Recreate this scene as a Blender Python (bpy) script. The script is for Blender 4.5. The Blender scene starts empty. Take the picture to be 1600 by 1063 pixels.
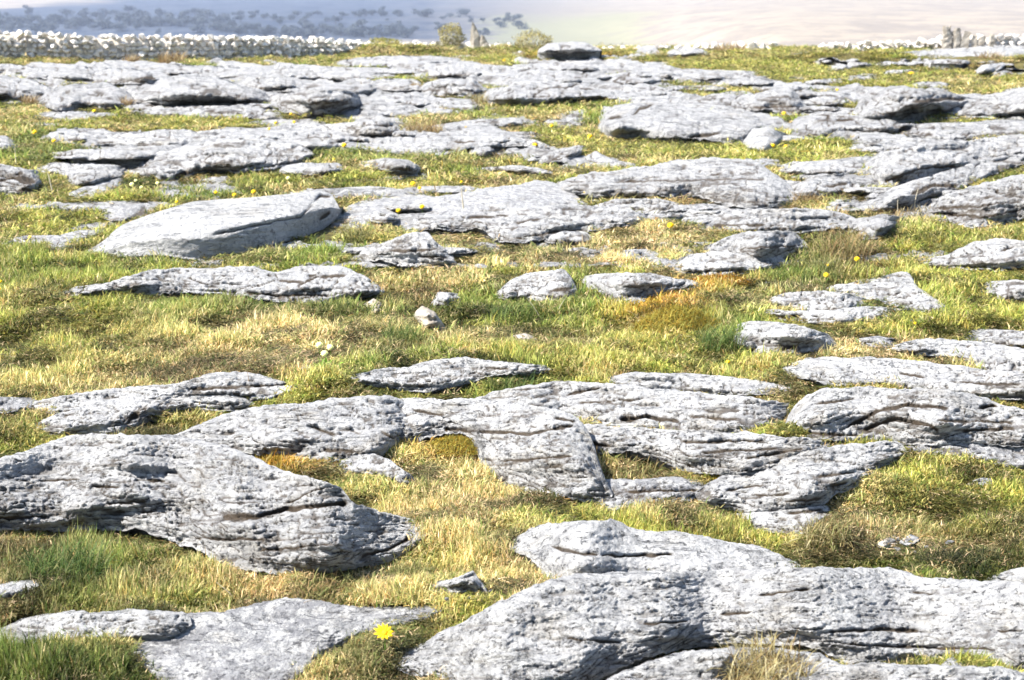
import bpy, math, random
import numpy as np
from mathutils import Vector, Matrix

# ------------------------------------------------------------------ camera, sky, sun, exposure
S = bpy.context.scene
COL = S.collection
CAM_H = 1.6
FPX = 2222.0                       # focal length in pixels of the 1600 px wide photograph
CX, CY = 800.0, 531.5
PITCH = math.atan(CY / FPX)        # horizon on the top edge of the frame
cam_d = bpy.data.cameras.new('camera')
cam = bpy.data.objects.new('camera', cam_d)
COL.objects.link(cam)
cam.location = (0, 0, CAM_H)
cam.rotation_euler = (math.pi / 2 - PITCH, 0, 0)
cam_d.sensor_width = 36.0
cam_d.lens = 36.0 * FPX / 1600.0
cam_d.clip_start = 0.05
cam_d.clip_end = 20000
cam_d.dof.use_dof = True
cam_d.dof.focus_distance = 5.2
cam_d.dof.aperture_fstop = 6.3
S.camera = cam

SUN_EL, SUN_AZ = math.radians(48), math.radians(-104)      # azimuth measured from +Y (view direction) towards +X
sd = Vector((math.sin(SUN_AZ) * math.cos(SUN_EL), math.cos(SUN_AZ) * math.cos(SUN_EL), math.sin(SUN_EL)))
W = bpy.data.worlds.new('World'); S.world = W; W.use_nodes = True
wn = W.node_tree.nodes; wl = W.node_tree.links
sky = wn.new('ShaderNodeTexSky'); sky.sky_type = 'NISHITA'; sky.sun_disc = False
sky.sun_elevation = SUN_EL; sky.sun_rotation = SUN_AZ
wl.new(sky.outputs[0], wn['Background'].inputs[0]); wn['Background'].inputs[1].default_value = 0.085
sun_d = bpy.data.lights.new('sun', 'SUN'); sun_d.energy = 5.0; sun_d.angle = math.radians(0.5); sun_d.color = (1.0, 0.955, 0.89)
sun = bpy.data.objects.new('sun', sun_d); COL.objects.link(sun)
sun.rotation_euler = (-sd).to_track_quat('-Z', 'Y').to_euler(); sun.location = (0, 0, 30)
S.view_settings.view_transform = 'Standard'; S.view_settings.look = 'None'
S.view_settings.exposure = 1.5; S.view_settings.gamma = 1.0
S.view_settings.use_curve_mapping = False
S.cycles.volume_bounces = 1; S.cycles.max_bounces = 6; S.cycles.diffuse_bounces = 3
S.cycles.transparent_max_bounces = 8
S.cycles.sample_clamp_indirect = 4.0
HAZE_DENSITY = 0.00020

rng = np.random.default_rng(7)
random.seed(7)

# ------------------------------------------------------------------ noise
_P = np.random.default_rng(3).permutation(256).astype(np.int64)
_P = np.concatenate([_P, _P, _P])
_A = np.random.default_rng(5).uniform(-1, 1, (256,)).astype(np.float64)
def vnoise(x, y, z=0.0):
    x, y, z = np.broadcast_arrays(np.asarray(x, float), np.asarray(y, float), np.asarray(z, float))
    xi, yi, zi = np.floor(x), np.floor(y), np.floor(z)
    fx, fy, fz = x - xi, y - yi, z - zi
    xi, yi, zi = xi.astype(np.int64) & 255, yi.astype(np.int64) & 255, zi.astype(np.int64) & 255
    u, v, w = (f * f * f * (f * (f * 6 - 15) + 10) for f in (fx, fy, fz))
    def h(a, b, c): return _A[_P[_P[_P[a & 255] + (b & 255)] + (c & 255)]]
    def lr(a, b, t): return a + (b - a) * t
    return lr(lr(lr(h(xi, yi, zi), h(xi + 1, yi, zi), u), lr(h(xi, yi + 1, zi), h(xi + 1, yi + 1, zi), u), v),
              lr(lr(h(xi, yi, zi + 1), h(xi + 1, yi, zi + 1), u), lr(h(xi, yi + 1, zi + 1), h(xi + 1, yi + 1, zi + 1), u), v), w)
def fbm(x, y, z=0.0, o=4, g=0.5):
    s, a, n = 0.0, 1.0, 0.0
    for i in range(o):
        s = s + a * vnoise(x * 2 ** i + 17.3 * i, y * 2 ** i + 5.1 * i, z + 3.7 * i); n += a; a *= g
    return s / n
def sstep(a, b, x):
    t = np.clip((x - a) / (b - a), 0, 1); return t * t * (3 - 2 * t)

# ------------------------------------------------------------------ where a sight line of the photograph meets the ground
CP, SP = math.cos(PITCH), math.sin(PITCH)
def ray(px, py):
    px, py = np.asarray(px, float), np.asarray(py, float)
    return px - CX, FPX * CP - (py - CY) * SP, -FPX * SP - (py - CY) * CP
def at_z(px, py, z):
    dx, dy, dz = ray(px, py); t = (z - CAM_H) / dz
    return dx * t, dy * t
def slope(px, py):
    dx, dy, dz = ray(px, py); return dz / dy
def to_px(X, Y, Z):
    X, Y, Z = np.asarray(X, float), np.asarray(Y, float), np.asarray(Z, float) - CAM_H
    f = Y * CP - Z * SP; u = Y * SP + Z * CP
    return CX + FPX * X / f, CY - FPX * u / f

# grassy hummocks on the skyline and banks: pixel x, distance, height, half width across, half width along
HUMMOCKS = [(590, 43, .30, .55, 1.5), (640, 43.5, .22, .7, 1.5), (700, 45, .12, 1.2, 1.5), (790, 44, .20, .6, 1.4),
            (835, 41, .10, .5, 1.0), (890, 40, .13, .85, 1.2), (1010, 41, .10, .5, 1.2), (1070, 40.5, .16, .55, 1.2), (1140, 41, .16, .9, 1.5),
            (1245, 39, .16, .7, 1.2), (1300, 38, .22, .8, 1.4), (1375, 38, .24, 1.0, 1.6), (1420, 36, .1, .8, 1.4),
            (1500, 36, .22, .7, 1.2), (1590, 35, .22, .9, 1.4), (1680, 36, .3, 1.2, 1.5),
            (30, 37, .12, 1.6, 1.5)]
def G(X, Y):
    X, Y = np.asarray(X, float), np.asarray(Y, float)
    damp = np.clip(5.0 / np.maximum(Y, 3.0), 0.0, 1.0) ** 1.3
    z = 0.10 * damp * fbm(X / 1.1, Y / 0.9, 1.0, 3) + 0.07 * damp * fbm(X / .26, Y / .24, 8.0, 3)
    for hx, hd, hh, wx, wy in HUMMOCKS:
        cx = (hx - CX) / FPX * hd
        z = z + hh * np.exp(-((X - cx) / wx) ** 2 - ((Y - hd) / wy) ** 2)
    far = Y > 20
    if np.any(far):
        z = z + np.where(far, 0.05 * np.clip((Y - 30) / 10, 0, 1) * fbm(X / .9, Y / .9, 4., 3), 0)
        e = np.maximum(Y - 50, 0)
        z = z - np.where(Y > 50, 26 * (1 - np.exp(-e / 160.0)) , 0)
    return z
def on_ground(px, py, it=10):
    z = 0.0 * np.asarray(px, float)
    for i in range(it):
        X, Y = at_z(px, py, z)
        z = z + 0.6 * (G(X, Y) - z)
    X, Y = at_z(px, py, z)
    return X, Y, z

# ------------------------------------------------------------------ mesh helpers
def mesh(name, V, Fs, mats=(), smooth=True):
    me = bpy.data.meshes.new(name)
    V = np.asarray(V, np.float32).reshape(-1, 3)
    me.vertices.add(len(V)); me.vertices.foreach_set('co', V.ravel())
    Fs = [np.asarray(F, np.int32) for F in (Fs if isinstance(Fs, (list, tuple)) else [Fs]) if len(F)]
    nl = sum(F.size for F in Fs); nf = sum(len(F) for F in Fs)
    me.loops.add(nl); me.loops.foreach_set('vertex_index', np.concatenate([F.ravel() for F in Fs]))
    me.polygons.add(nf)
    tot = np.concatenate([np.full(len(F), F.shape[1], np.int32) for F in Fs])
    me.polygons.foreach_set('loop_start', np.concatenate([[0], np.cumsum(tot)[:-1]]).astype(np.int32))
    me.polygons.foreach_set('use_smooth', np.full(nf, smooth))
    me.update(calc_edges=True); me.validate()
    for m in mats: me.materials.append(m)
    return me
def attr(me, name, vals, kind='FLOAT'):
    a = me.attributes.new(name, kind, 'POINT')
    a.data.foreach_set({'FLOAT': 'value', 'FLOAT_VECTOR': 'vector', 'FLOAT_COLOR': 'color', 'INT': 'value'}[kind], np.asarray(vals, np.int32 if kind == 'INT' else np.float32).ravel())
def obj(name, me, parent=None, loc=None, label=None, cat=None, group=None, kind=None):
    o = bpy.data.objects.new(name, me); COL.objects.link(o)
    if parent: o.parent = parent
    if loc is not None: o.location = loc
    for k, v in (('label', label), ('category', cat), ('group', group), ('kind', kind)):
        if v: o[k] = v
    return o
def grid_faces(nr, nc, flip=False):
    i = np.arange(nr - 1)[:, None] * nc + np.arange(nc - 1)[None, :]
    i = i.ravel()
    F = np.stack([i, i + 1, i + 1 + nc, i + nc], 1)
    return F[:, ::-1] if flip else F

# ------------------------------------------------------------------ materials
def new_mat(name):
    m = bpy.data.materials.new(name); m.use_nodes = True
    nt = m.node_tree; b = nt.nodes['Principled BSDF']
    b.inputs['Roughness'].default_value = 0.9
    b.inputs['Specular IOR Level'].default_value = 0.2
    return m, nt, nt.nodes, nt.links, b
def n_noise(nt, vec, scale, detail=4, rough=.55, dist=0.0):
    n = nt.nodes.new('ShaderNodeTexNoise'); n.inputs['Scale'].default_value = scale
    n.inputs['Detail'].default_value = detail; n.inputs['Roughness'].default_value = rough; n.inputs['Distortion'].default_value = dist
    if vec is not None: nt.links.new(vec, n.inputs['Vector'])
    return n.outputs['Fac']
def n_map(nt, v, a, b, lo=0.0, hi=1.0):
    n = nt.nodes.new('ShaderNodeMapRange'); n.interpolation_type = 'SMOOTHSTEP'
    for k, x in zip(('From Min', 'From Max', 'To Min', 'To Max'), (a, b, lo, hi)): n.inputs[k].default_value = x
    nt.links.new(v, n.inputs['Value']); return n.outputs[0]
def n_mix(nt, f, a, b, mode='MIX'):
    n = nt.nodes.new('ShaderNodeMix'); n.data_type = 'RGBA'; n.blend_type = mode
    for s, x in ((n.inputs['Factor'], f), (n.inputs[6], a), (n.inputs[7], b)):
        if isinstance(x, bpy.types.NodeSocket): nt.links.new(x, s)
        else: s.default_value = x if not isinstance(x, tuple) else (*x, 1)
    return n.outputs[2]
def n_math(nt, op, a, b=0.0):
    n = nt.nodes.new('ShaderNodeMath'); n.operation = op
    for s, x in ((n.inputs[0], a), (n.inputs[1], b)):
        if isinstance(x, bpy.types.NodeSocket): nt.links.new(x, s)
        else: s.default_value = x
    return n.outputs[0]
def n_coord(nt, scale=(1, 1, 1), which='Object'):
    t = nt.nodes.new('ShaderNodeTexCoord'); m = nt.nodes.new('ShaderNodeMapping'); m.inputs['Scale'].default_value = scale
    nt.links.new(t.outputs[which], m.inputs[0]); return m.outputs[0]
def n_attr(nt, name, typ='GEOMETRY', out='Fac'):
    n = nt.nodes.new('ShaderNodeAttribute'); n.attribute_name = name; n.attribute_type = typ; return n.outputs[out]

def rock_material(name, light, dark, speck, far=False):
    m, nt, N, L, b = new_mat(name)
    s = far or 1.0
    c = n_coord(nt, (s, s, s)); cb = n_coord(nt, (1.0 * s, 1.0 * s, 4.5 * s)); cw = n_coord(nt, (.32 * s, 1.7 * s, 3.0 * s))
    big = n_map(nt, n_noise(nt, c, 2.6, 5, .6), .36, .62)
    med = n_map(nt, n_noise(nt, cb, 11, 8, .74, .4), .45, .59)
    fine = n_map(nt, n_noise(nt, c, 48, 6, .75), .46, .60)
    col = n_mix(nt, big, light, tuple(x * .80 for x in light))
    col = n_mix(nt, n_math(nt, 'MULTIPLY', med, .80), col, dark)
    col = n_mix(nt, n_math(nt, 'MULTIPLY', fine, .50), col, tuple(x * .85 for x in dark))
    lich = n_map(nt, n_noise(nt, c, 20, 7, .78, .3), .49, .57)
    col = n_mix(nt, n_math(nt, 'MULTIPLY', lich, .75), col, (.72, .715, .69))
    warm = n_map(nt, n_noise(nt, c, 5, 4, .6), .56, .70)
    col = n_mix(nt, n_math(nt, 'MULTIPLY', warm, .35), col, (.42, .37, .29))
    # thin dark seams following the bedding, and black lichen spots
    sn = n_noise(nt, cw, 9, 5, .62, .5)
    seam = n_map(nt, n_math(nt, 'ABSOLUTE', n_math(nt, 'SUBTRACT', sn, .5)), .0, .014 / s ** .6, 1, 0)
    seam = n_math(nt, 'MULTIPLY', seam, n_map(nt, n_noise(nt, c, 7, 3, .6), .47, .58))
    col = n_mix(nt, n_math(nt, 'MULTIPLY', seam, .6), col, speck)
    sp = n_map(nt, n_noise(nt, n_coord(nt, (.8 * s, s, 1.6 * s)), 40, 6, .82, .5), .565, .61)
    col = n_mix(nt, n_math(nt, 'MULTIPLY', sp, .85), col, speck)
    oi = N.new('ShaderNodeObjectInfo')
    col = n_mix(nt, n_map(nt, oi.outputs['Random'], .3, 1.0, .0, .24), col, tuple(x * 1.05 for x in dark))
    damp = n_map(nt, n_noise(nt, c, 3.3, 5, .7, .4), .57, .68)
    col = n_mix(nt, n_math(nt, 'MULTIPLY', damp, .38), col, tuple(x * .62 for x in dark))
    soil_and_shade = n_mix(nt, n_noise(nt, c, 30, 3), (.035, .022, .012), (.09, .055, .02))  # brown earth in the cracks, its dark tone also painting their shade
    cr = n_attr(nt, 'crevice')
    col = n_mix(nt, n_map(nt, cr, .2, .9, 0, .9), col, soil_and_shade)
    L.new(col, b.inputs['Base Color'])
    h = n_math(nt, 'ADD', n_math(nt, 'MULTIPLY', n_noise(nt, cb, 22, 8, .72, .3), 1.0), n_math(nt, 'MULTIPLY', n_noise(nt, c, 90, 5, .75), .4))
    h = n_math(nt, 'SUBTRACT', h, n_math(nt, 'MULTIPLY', seam, .35)); h = n_math(nt, 'SUBTRACT', h, n_math(nt, 'MULTIPLY', sp, .2))
    bp = N.new('ShaderNodeBump'); bp.inputs['Strength'].default_value = 1.0; bp.inputs['Distance'].default_value = .04 / s
    L.new(h, bp.inputs['Height']); L.new(bp.outputs[0], b.inputs['Normal'])
    return m
M_ROCK = rock_material('limestone', (.68, .675, .665), (.37, .37, .375), (.04, .042, .045))
M_ROCK_GREY = rock_material('grey_limestone', (.48, .48, .485), (.29, .29, .30), (.09, .09, .10))
M_ROCK_MID = rock_material('limestone_mid', (.64, .635, .63), (.34, .34, .345), (.04, .042, .045), far=.55)
M_ROCK_SMOOTH = rock_material('smooth_limestone', (.72, .715, .70), (.50, .50, .50), (.16, .16, .165), far=.45)
M_ROCK_FAR = rock_material('weathered_limestone', (.62, .615, .615), (.34, .34, .345), (.05, .052, .056), far=.3)
M_ROCK_PALE, nt_, N_, L_, b_ = new_mat('pale_limestone')
cl = n_mix(nt_, n_map(nt_, n_noise(nt_, n_coord(nt_), 7, 6, .7), .4, .62), (.42, .38, .32), (.24, .21, .17)); L_.new(cl, b_.inputs['Base Color'])
bp_ = N_.new('ShaderNodeBump'); bp_.inputs['Strength'].default_value = .7; bp_.inputs['Distance'].default_value = .03; L_.new(n_noise(nt_, n_coord(nt_), 20, 5, .7), bp_.inputs['Height']); L_.new(bp_.outputs[0], b_.inputs['Normal'])

def ground_material():
    m, nt, N, L, b = new_mat('turf_soil')
    c = n_coord(nt)
    f = n_map(nt, n_noise(nt, c, 3.0, 6, .6), .38, .62)
    col = n_mix(nt, f, (.09, .09, .02), (.20, .17, .06))
    col = n_mix(nt, n_map(nt, n_noise(nt, c, 30, 5, .7), .42, .62), col, (.05, .038, .016))
    L.new(col, b.inputs['Base Color'])
    bp = N.new('ShaderNodeBump'); bp.inputs['Strength'].default_value = 1; bp.inputs['Distance'].default_value = .03
    L.new(n_noise(nt, c, 40, 6, .7), bp.inputs['Height']); L.new(bp.outputs[0], b.inputs['Normal'])
    return m
M_GROUND = ground_material()

def blade_material(name, instancer):
    m, nt, N, L, b = new_mat(name)
    t = n_attr(nt, 'tint', 'INSTANCER' if instancer else 'GEOMETRY', 'Vector' if instancer else 'Color')
    v = n_attr(nt, 'shade', 'GEOMETRY', 'Color')
    col = n_mix(nt, 1.0, t, v, 'MULTIPLY') if instancer else t
    L.new(col, b.inputs['Base Color']); b.inputs['Roughness'].default_value = .6
    tr = N.new('ShaderNodeBsdfTranslucent'); L.new(col, tr.inputs[0])
    mx = N.new('ShaderNodeMixShader'); mx.inputs[0].default_value = .35
    L.new(b.outputs[0], mx.inputs[1]); L.new(tr.outputs[0], mx.inputs[2]); L.new(mx.outputs[0], N['Material Output'].inputs[0])
    return m
M_BLADE = blade_material('grass_blade', True)
M_TUFT = blade_material('tuft_blade', False)
def plain(name, c, rough=.7, transl=0.0):
    m, nt, N, L, b = new_mat(name); b.inputs['Base Color'].default_value = (*c, 1); b.inputs['Roughness'].default_value = rough
    return m
M_YEL = plain('yellow_petal', (.80, .50, .008)); M_ORANGE = plain('orange_disc', (.75, .38, .01)); M_STEM = plain('flower_stem', (.12, .2, .03))
M_CREAM = plain('cream_petal', (.82, .80, .32)); M_CORE = plain('wall_core', (.6, .56, .5))

# ------------------------------------------------------------------ ground sheet
def sheet(name, Y, U, mat, zf, kind='structure', label=None):
    YY, UU = np.meshgrid(Y, U, indexing='ij'); XX = UU * (np.abs(YY) + 3.0)
    V = np.stack([XX, YY, zf(XX, YY)], -1)
    me = mesh(name, V, grid_faces(len(Y), len(U)), [mat])
    return obj(name, me, kind=kind, label=label)
# ------------------------------------------------------------------ limestone: every slab and boulder is a solid of its own
FOOT = []          # footprints, so that no grass grows through the stone
def pl(s):
    v = [float(t) for t in s.replace(';', ' ').replace(',', ' ').split()]
    return np.array(v[0::2]), np.array(v[1::2])
def rock(label, top, bot, base=None, **kw):
    return rock_(label, top, bot, **{**(base or {}), **kw})
def rock_(label, top, bot, ff=.34, kt=.13, uc=3.0, bed=1.0, cracks=(), mat=None, name='limestone_slab', cat='rock slab',
         grp='limestone slabs of the pavement', lift=0.0, auto=1.0, seed=None, ridge=None, hang=(), dist=None, base_uc=True):
    tx, ty = pl(top); bx, by = pl(bot)
    x0, x1 = max(tx[0], bx[0]), min(tx[-1], bx[-1])
    hmax = np.max(np.interp(np.linspace(x0, x1, 60), bx, by) - np.interp(np.linspace(x0, x1, 60), tx, ty))
    step = 2.0 if (x1 - x0) > 40 else 1.4
    nx = int(max(10, (x1 - x0) / step)); ny = int(max(7, hmax / step))
    x = np.linspace(x0, x1, nx)
    sd_ = (abs(hash((int(x0), int(ty[0]), int(x1)))) % 997) * 1.37 if seed is None else seed
    t = np.interp(x, tx, ty); b = np.interp(x, bx, by)
    # soften the traced corners, then give the outline its own roughness
    k = int(max(1, min(9, (x1 - x0) / 40)))
    if k > 1:
        ker = np.hanning(2 * k + 1); ker /= ker.sum()
        t = np.convolve(np.pad(t, k, mode='reflect', reflect_type='odd'), ker, 'valid'); b = np.convolve(np.pad(b, k, mode='reflect', reflect_type='odd'), ker, 'valid')
    wob = min(3.4, .5 + .045 * hmax) * (.25 if ridge is not None else 1)
    if mat is None: mat = M_ROCK if b.mean() > 400 else (M_ROCK_MID if b.mean() > 215 else M_ROCK_FAR)
    def chip(v): return np.floor(v * 3.) / 3. + .33 * sstep(.3, .7, v * 3. - np.floor(v * 3.))      # broken, stepped edges
    t = t + wob * chip(fbm(x / 30., sd_, 0, 4, .6)) * 1.3 * (bed > .4) + .5 * wob * fbm(x / 9., sd_, 4, 2); b = b + wob * chip(fbm(x / 24., sd_ + 40, 0, 4, .65)) * 2.0 + .6 * wob * fbm(x / 7., sd_, 6, 2)
    e = np.minimum(x - x0, x1 - x); w = min(.16 * hmax, .2 * (x1 - x0)) + 1e-6
    r = np.sqrt(np.clip(1 - (1 - np.clip(e / w, 0, 1)) ** 2, 0, 1))
    mid = b * .65 + t * .35
    t = mid + (t - mid) * r; b = mid + (b - mid) * r
    b = np.maximum(b, t + .3)
    if dist is None and name != 'small_stone': b = b + np.minimum(7, .014 * (b.mean() - 0) * FPX / (FPX * CAM_H)) * r        # the foot stands down in the turf
    if b.mean() < 430 and base_uc: uc = uc * 1.6
    X, Y, z = on_ground(x, b)
    def level(Zr, sg):
        m = int(max(1, min(3 * sg, nx - 2))); kr = np.exp(-.5 * (np.arange(-m, m + 1) / sg) ** 2); kr /= kr.sum()
        return np.convolve(np.pad(Zr, m, mode='reflect', reflect_type='odd'), kr, 'valid')
    sgm = min(13.0, nx / 9.) * (2.2 if ridge is not None else 1)
    if sgm > .8:
        Y = level(Y, sgm * .6); z = CAM_H + Y * slope(x, b); X, Y = at_z(x, b, z)
    if dist is not None:
        Y = dist + (b.max() - b) * dist / FPX * 3; z = CAM_H + Y * slope(x, b); X, Y = at_z(x, b, z)
    u = Y / FPX                                             # metres per photograph pixel
    g0 = z.copy() if dist is not None else G(X, Y)
    ucn = uc * np.clip(.9 + 1.3 * fbm(x / 45., sd_, 5., 3), .0, 2.2) * r
    for h0, h1, hp in hang: ucn = ucn + hp * sstep(h0 - 8, h0 + 14, x) * (1 - sstep(h1 - 14, h1 + 8, x)) * (.8 + .4 * fbm(x / 30., sd_, 3., 2))
    z = z + ucn * u + lift * u
    X, Y = at_z(x, b, z)
    P = np.zeros((ny, nx, 3)); PY = np.zeros((ny, nx)); Z = np.zeros((ny, nx))
    sl = slope(x, b); ypx = b.copy()
    ffx = ff * np.clip(1 + .8 * fbm(x / 90., sd_, 9., 3), .35, 1.6)
    wx = x / 70. + .35 * fbm(x / 30., sd_ + 3, 0, 2)
    for j in range(ny):
        s = j / (ny - 1)
        y = b + (t - b) * s
        if j:
            face = 1 - sstep(ffx - .14, ffx + .14, np.full(nx, s))
            if ridge is not None:
                rx_, ry_ = pl(ridge); face = sstep(-2.5, 2.5, y - np.interp(x, rx_, ry_))
            # beds: risers and treads; wavelength grows a little towards the viewer
            lam = np.clip(hmax / 9., 3.2, 9.)
            nz = vnoise(wx, (y + 5 * fbm(x / 55., y / 60., sd_, 2)) / lam, sd_) + .45 * vnoise(wx * 3.1, y / lam * 2.1, sd_ + 8)
            nb = vnoise(x / 26., y / 9., sd_ + 20) + .5 * vnoise(x / 11., y / 4.5, sd_ + 31)
            kf = (1.0 if ridge is None else .95) + bed * .95 * nz
            ktp = kt * .75 + bed * (1.15 * np.clip(nz - .30, 0, 1) * 1.7 - .09 * np.clip(-nz, 0, 1)) + .16 * nb
            if ridge is not None: ktp = ktp + 0 * x
            kk = face * kf + (1 - face) * ktp
            kk = kk * 1.0 - .25 * sstep(.88, 1.0, np.full(nx, s))        # rounds over at the back edge
            kk = np.clip(kk, -.35, 2.0)
            s2 = slope(x, y)
            z = z + kk * Y * (s2 - sl)
            X, Y = at_z(x, y, z); sl = s2
        Z[j] = z; PY[j] = y
    # the outline is rough but the beds run level: heights are evened out along the stone
    for j in range(ny):
        s = j / (ny - 1)
        if sgm > .8:
            sl_ = slope(x, PY[j]); Yj = (Z[j] - CAM_H) / sl_
            wf = float(1 - sstep(ff - .05, ff + .30, np.array(s)))                  # the face keeps an even depth, the top an even height
            Z[j] = wf * (CAM_H + level(Yj, sgm * (.6 if ridge is None else 1.)) * sl_) + (1 - wf) * level(Z[j], sgm)
    P[:, :, 0], P[:, :, 1] = at_z(np.broadcast_to(x, (ny, nx)), PY, Z); P[:, :, 2] = Z
    PX = np.broadcast_to(x, (ny, nx))
    S_ = np.linspace(0, 1, ny)[:, None] * np.ones((1, nx))
    edge = np.minimum(sstep(0, .06, S_), sstep(0, .08, 1 - S_)) * np.clip(e / 8, 0, 1)[None, :]
    # crevices: pushed back into the stone along the bedding
    gro = np.zeros((ny, nx))
    for ck in cracks:
        wdt = 3.2
        if isinstance(ck, tuple): ck, wdt = ck
        cx_, cy_ = pl(ck)
        cyi = np.interp(PX, cx_, cy_) + 2.0 * fbm(PX / 14., sd_, 2., 3)
        inside = sstep(cx_[0] - 3, cx_[0] + 12, PX) * (1 - sstep(cx_[-1] - 12, cx_[-1] + 3, PX))
        wv = wdt * (.75 + .6 * fbm(PX / 20., sd_, 7., 2))
        gro = np.maximum(gro, inside * np.exp(-((PY - cyi) / np.maximum(wv, .8)) ** 2) * np.clip(wdt / 3.0, .8, 1.8))
    if auto > 0:
        lam2 = np.clip(hmax / 6., 5., 15.)
        f1 = vnoise(PX / (lam2 * 8) + .4 * fbm(PX / 40., PY / 20., sd_, 2), (PY + .02 * (PX - x0)) / lam2, sd_ + 50)
        msk = sstep(.12, .45, vnoise(PX / 55., PY / 16., sd_ + 60) + .35 * (1 - sstep(ff, ff + .4, S_)))
        thin = 1.1 * lam2 / 9
        gro = np.maximum(gro, auto * .55 * msk * np.exp(-(f1 / (.075 * thin)) ** 2))
        # many short broken cracks along the beds
        for q_, (lx, ly, wd_, th_) in enumerate(((30., 4.6, .20, .02), (17., 3.4, .24, .14))):
            yy = PY + 4 * vnoise(PX / 45., PY / 18., sd_ + 83 + q_)
            f2 = vnoise(PX / lx, yy / ly, sd_ + 81 + q_)
            m2 = sstep(th_, th_ + .3, vnoise(PX / (lx * 1.3), PY / 9., sd_ + 85 + q_) + .30 * (1 - sstep(ff, ff + .5, S_)) + .25 * vnoise(PX / 130., PY / 45., sd_ + 88))
            gro = np.maximum(gro, min(1., auto) * .72 * m2 * np.exp(-(f2 / wd_) ** 2))
        pit = sstep(.50, .75, vnoise(PX / 15. + .5 * vnoise(PX / 30., PY / 9., sd_), PY / 3.4, sd_ + 70) + .3 * vnoise(PX / 5., PY / 2.2, sd_ + 75)) * sstep(-.1, .3, vnoise(PX / 60., PY / 20., sd_ + 77))
        gro = np.maximum(gro, auto * .5 * pit)
    # the joints between the beds: they follow the level of the surface, so they run round the stone as ledges
    lz = np.clip(hmax / 9., 2.6, 7.5)
    v = (P[:, :, 2] - np.median(P[0, :, 2])) / (P[:, :, 1] / FPX) / lz + 1.1 * fbm(PX / 90., PY / 40., sd_ + 5, 3) + .12 * vnoise(PX / 11., PY / 5., sd_ + 6)
    gy_ = np.abs(np.gradient(v, axis=0) / np.minimum(np.gradient(PY, axis=0), -.2)) + 1e-4
    dn = np.abs(v - np.round(v)) / np.maximum(gy_, .012)
    stg = sstep(-.30, .25, vnoise(np.round(v) * 3.31 + sd_, PX / 38., 2.) + .45 * vnoise(PX / 14., np.round(v) * 1.7, 8.))
    if b.mean() > 540: stg = stg * (.38 + .62 * (1 - sstep(ff + .05, ff + .35, S_)))
    gro = np.maximum(gro, min(1.0, bed) * .9 * stg * np.exp(-(dn / (1.25 if b.mean() > 430 else 1.6)) ** 2) * (1 if auto >= .25 else .3))
    gro *= edge
    um = P[:, :, 1] / FPX
    push = gro * 10. * um
    C = np.array([0, 0, CAM_H]); D = P - C; dist = np.linalg.norm(D, axis=2, keepdims=True)
    P = P + D / dist * push[..., None]
    P[:, :, 2] -= gro * 2.2 * um
    mic = (fbm(PX / 6., PY / 2.6, sd_ + 90, 3, .7) * 2.9 + fbm(PX / 18., PY / 5.5, sd_ + 95, 3, .6) * 2.6) * um * edge * bed
    P[:, :, 2] += mic * .9; P[:, :, 1] -= mic * 1.2
    # close the solid: under the lip at the front, down at the back
    rows = []
    f0 = P[0]
    rec = (6 + 2.6 * ucn) * u
    # a recess under the lip, then the foot of the stone going into the ground
    base = np.minimum(g0, f0[:, 2])
    r1 = f0 + np.stack([0 * x, rec, -.15 * ucn * u], 1)
    r2 = np.stack([r1[:, 0], r1[:, 1] + .01, base - .20], 1)
    bk = P[-1]
    dep = np.clip((bk[:, 2] - base), .01, 2)
    b1 = bk + np.stack([bk[:, 0] * .01, dep * .25 + .01, -dep * .12], 1)
    b2 = bk + np.stack([bk[:, 0] * .02, dep * .50 + .03, -dep * .5], 1)
    b3 = bk + np.stack([bk[:, 0] * .02, dep * .60 + .05, -dep - .20], 1)
    A = np.concatenate([[r2, r1], P, [b1, b2, b3]])
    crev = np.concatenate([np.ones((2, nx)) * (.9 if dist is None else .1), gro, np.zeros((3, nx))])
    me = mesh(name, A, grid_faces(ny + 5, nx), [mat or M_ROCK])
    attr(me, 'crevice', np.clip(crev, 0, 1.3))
    FOOT.append((np.concatenate([f0[:, 0], b2[::-1, 0]]), np.concatenate([f0[:, 1], b2[::-1, 1]]), label))
    org = Vector((float(np.mean(f0[:, 0])), float(np.mean(f0[:, 1])), float(np.mean(g0))))
    me.transform(Matrix.Translation(-org))
    return obj(name, me, loc=org, label=label, cat=cat, group=grp)
MF, MG = M_ROCK_FAR, M_ROCK_GREY
BO = dict(name='boulder', cat='boulder', grp='loose boulders on the turf')
ST = dict(name='small_stone', cat='stone', grp='small stones lying in the turf', uc=0, auto=.5)
# --- foreground
rock('huge pale limestone slab across the lower right corner, with a long dark undercut beneath its lip',
 '612,1034 665,1008 708,982 740,962 790,938 850,912 900,897 1000,894 1100,893 1250,888 1330,887 1400,890 1445,903 1530,908 1760,925',
 '612,1044 700,1052 760,1095 880,1100 915,1072 960,1042 1010,1022 1070,1004 1200,1000 1280,1006 1310,1030 1400,1032 1550,1036 1760,1062',
 ff=.16, kt=.09, uc=4, hang=[(905, 1300, 7), (1330, 1560, 8)], cracks=['880,994 905,1000 975,1002', ('1290,987 1380,983 1440,986', 4), ('1320,1006 1400,1010 1560,1014', 3.2), ('1420,925 1465,928', 3), '1180,930 1270,920', '1555,985 1600,986', '1000,975 1080,970', '1120,960 1180,955'], auto=.8, bed=.95)
rock('rough lower bed of pale limestone below the dark undercut of the huge slab, bottom right edge',
 '895,1104 925,1080 965,1054 1015,1034 1075,1018 1200,1014 1280,1022 1310,1041 1400,1041 1560,1046 1760,1076', '895,1125 1000,1155 1200,1165 1400,1165 1600,1165 1760,1130', ff=.2, kt=.05, uc=0, bed=1.1)
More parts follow.
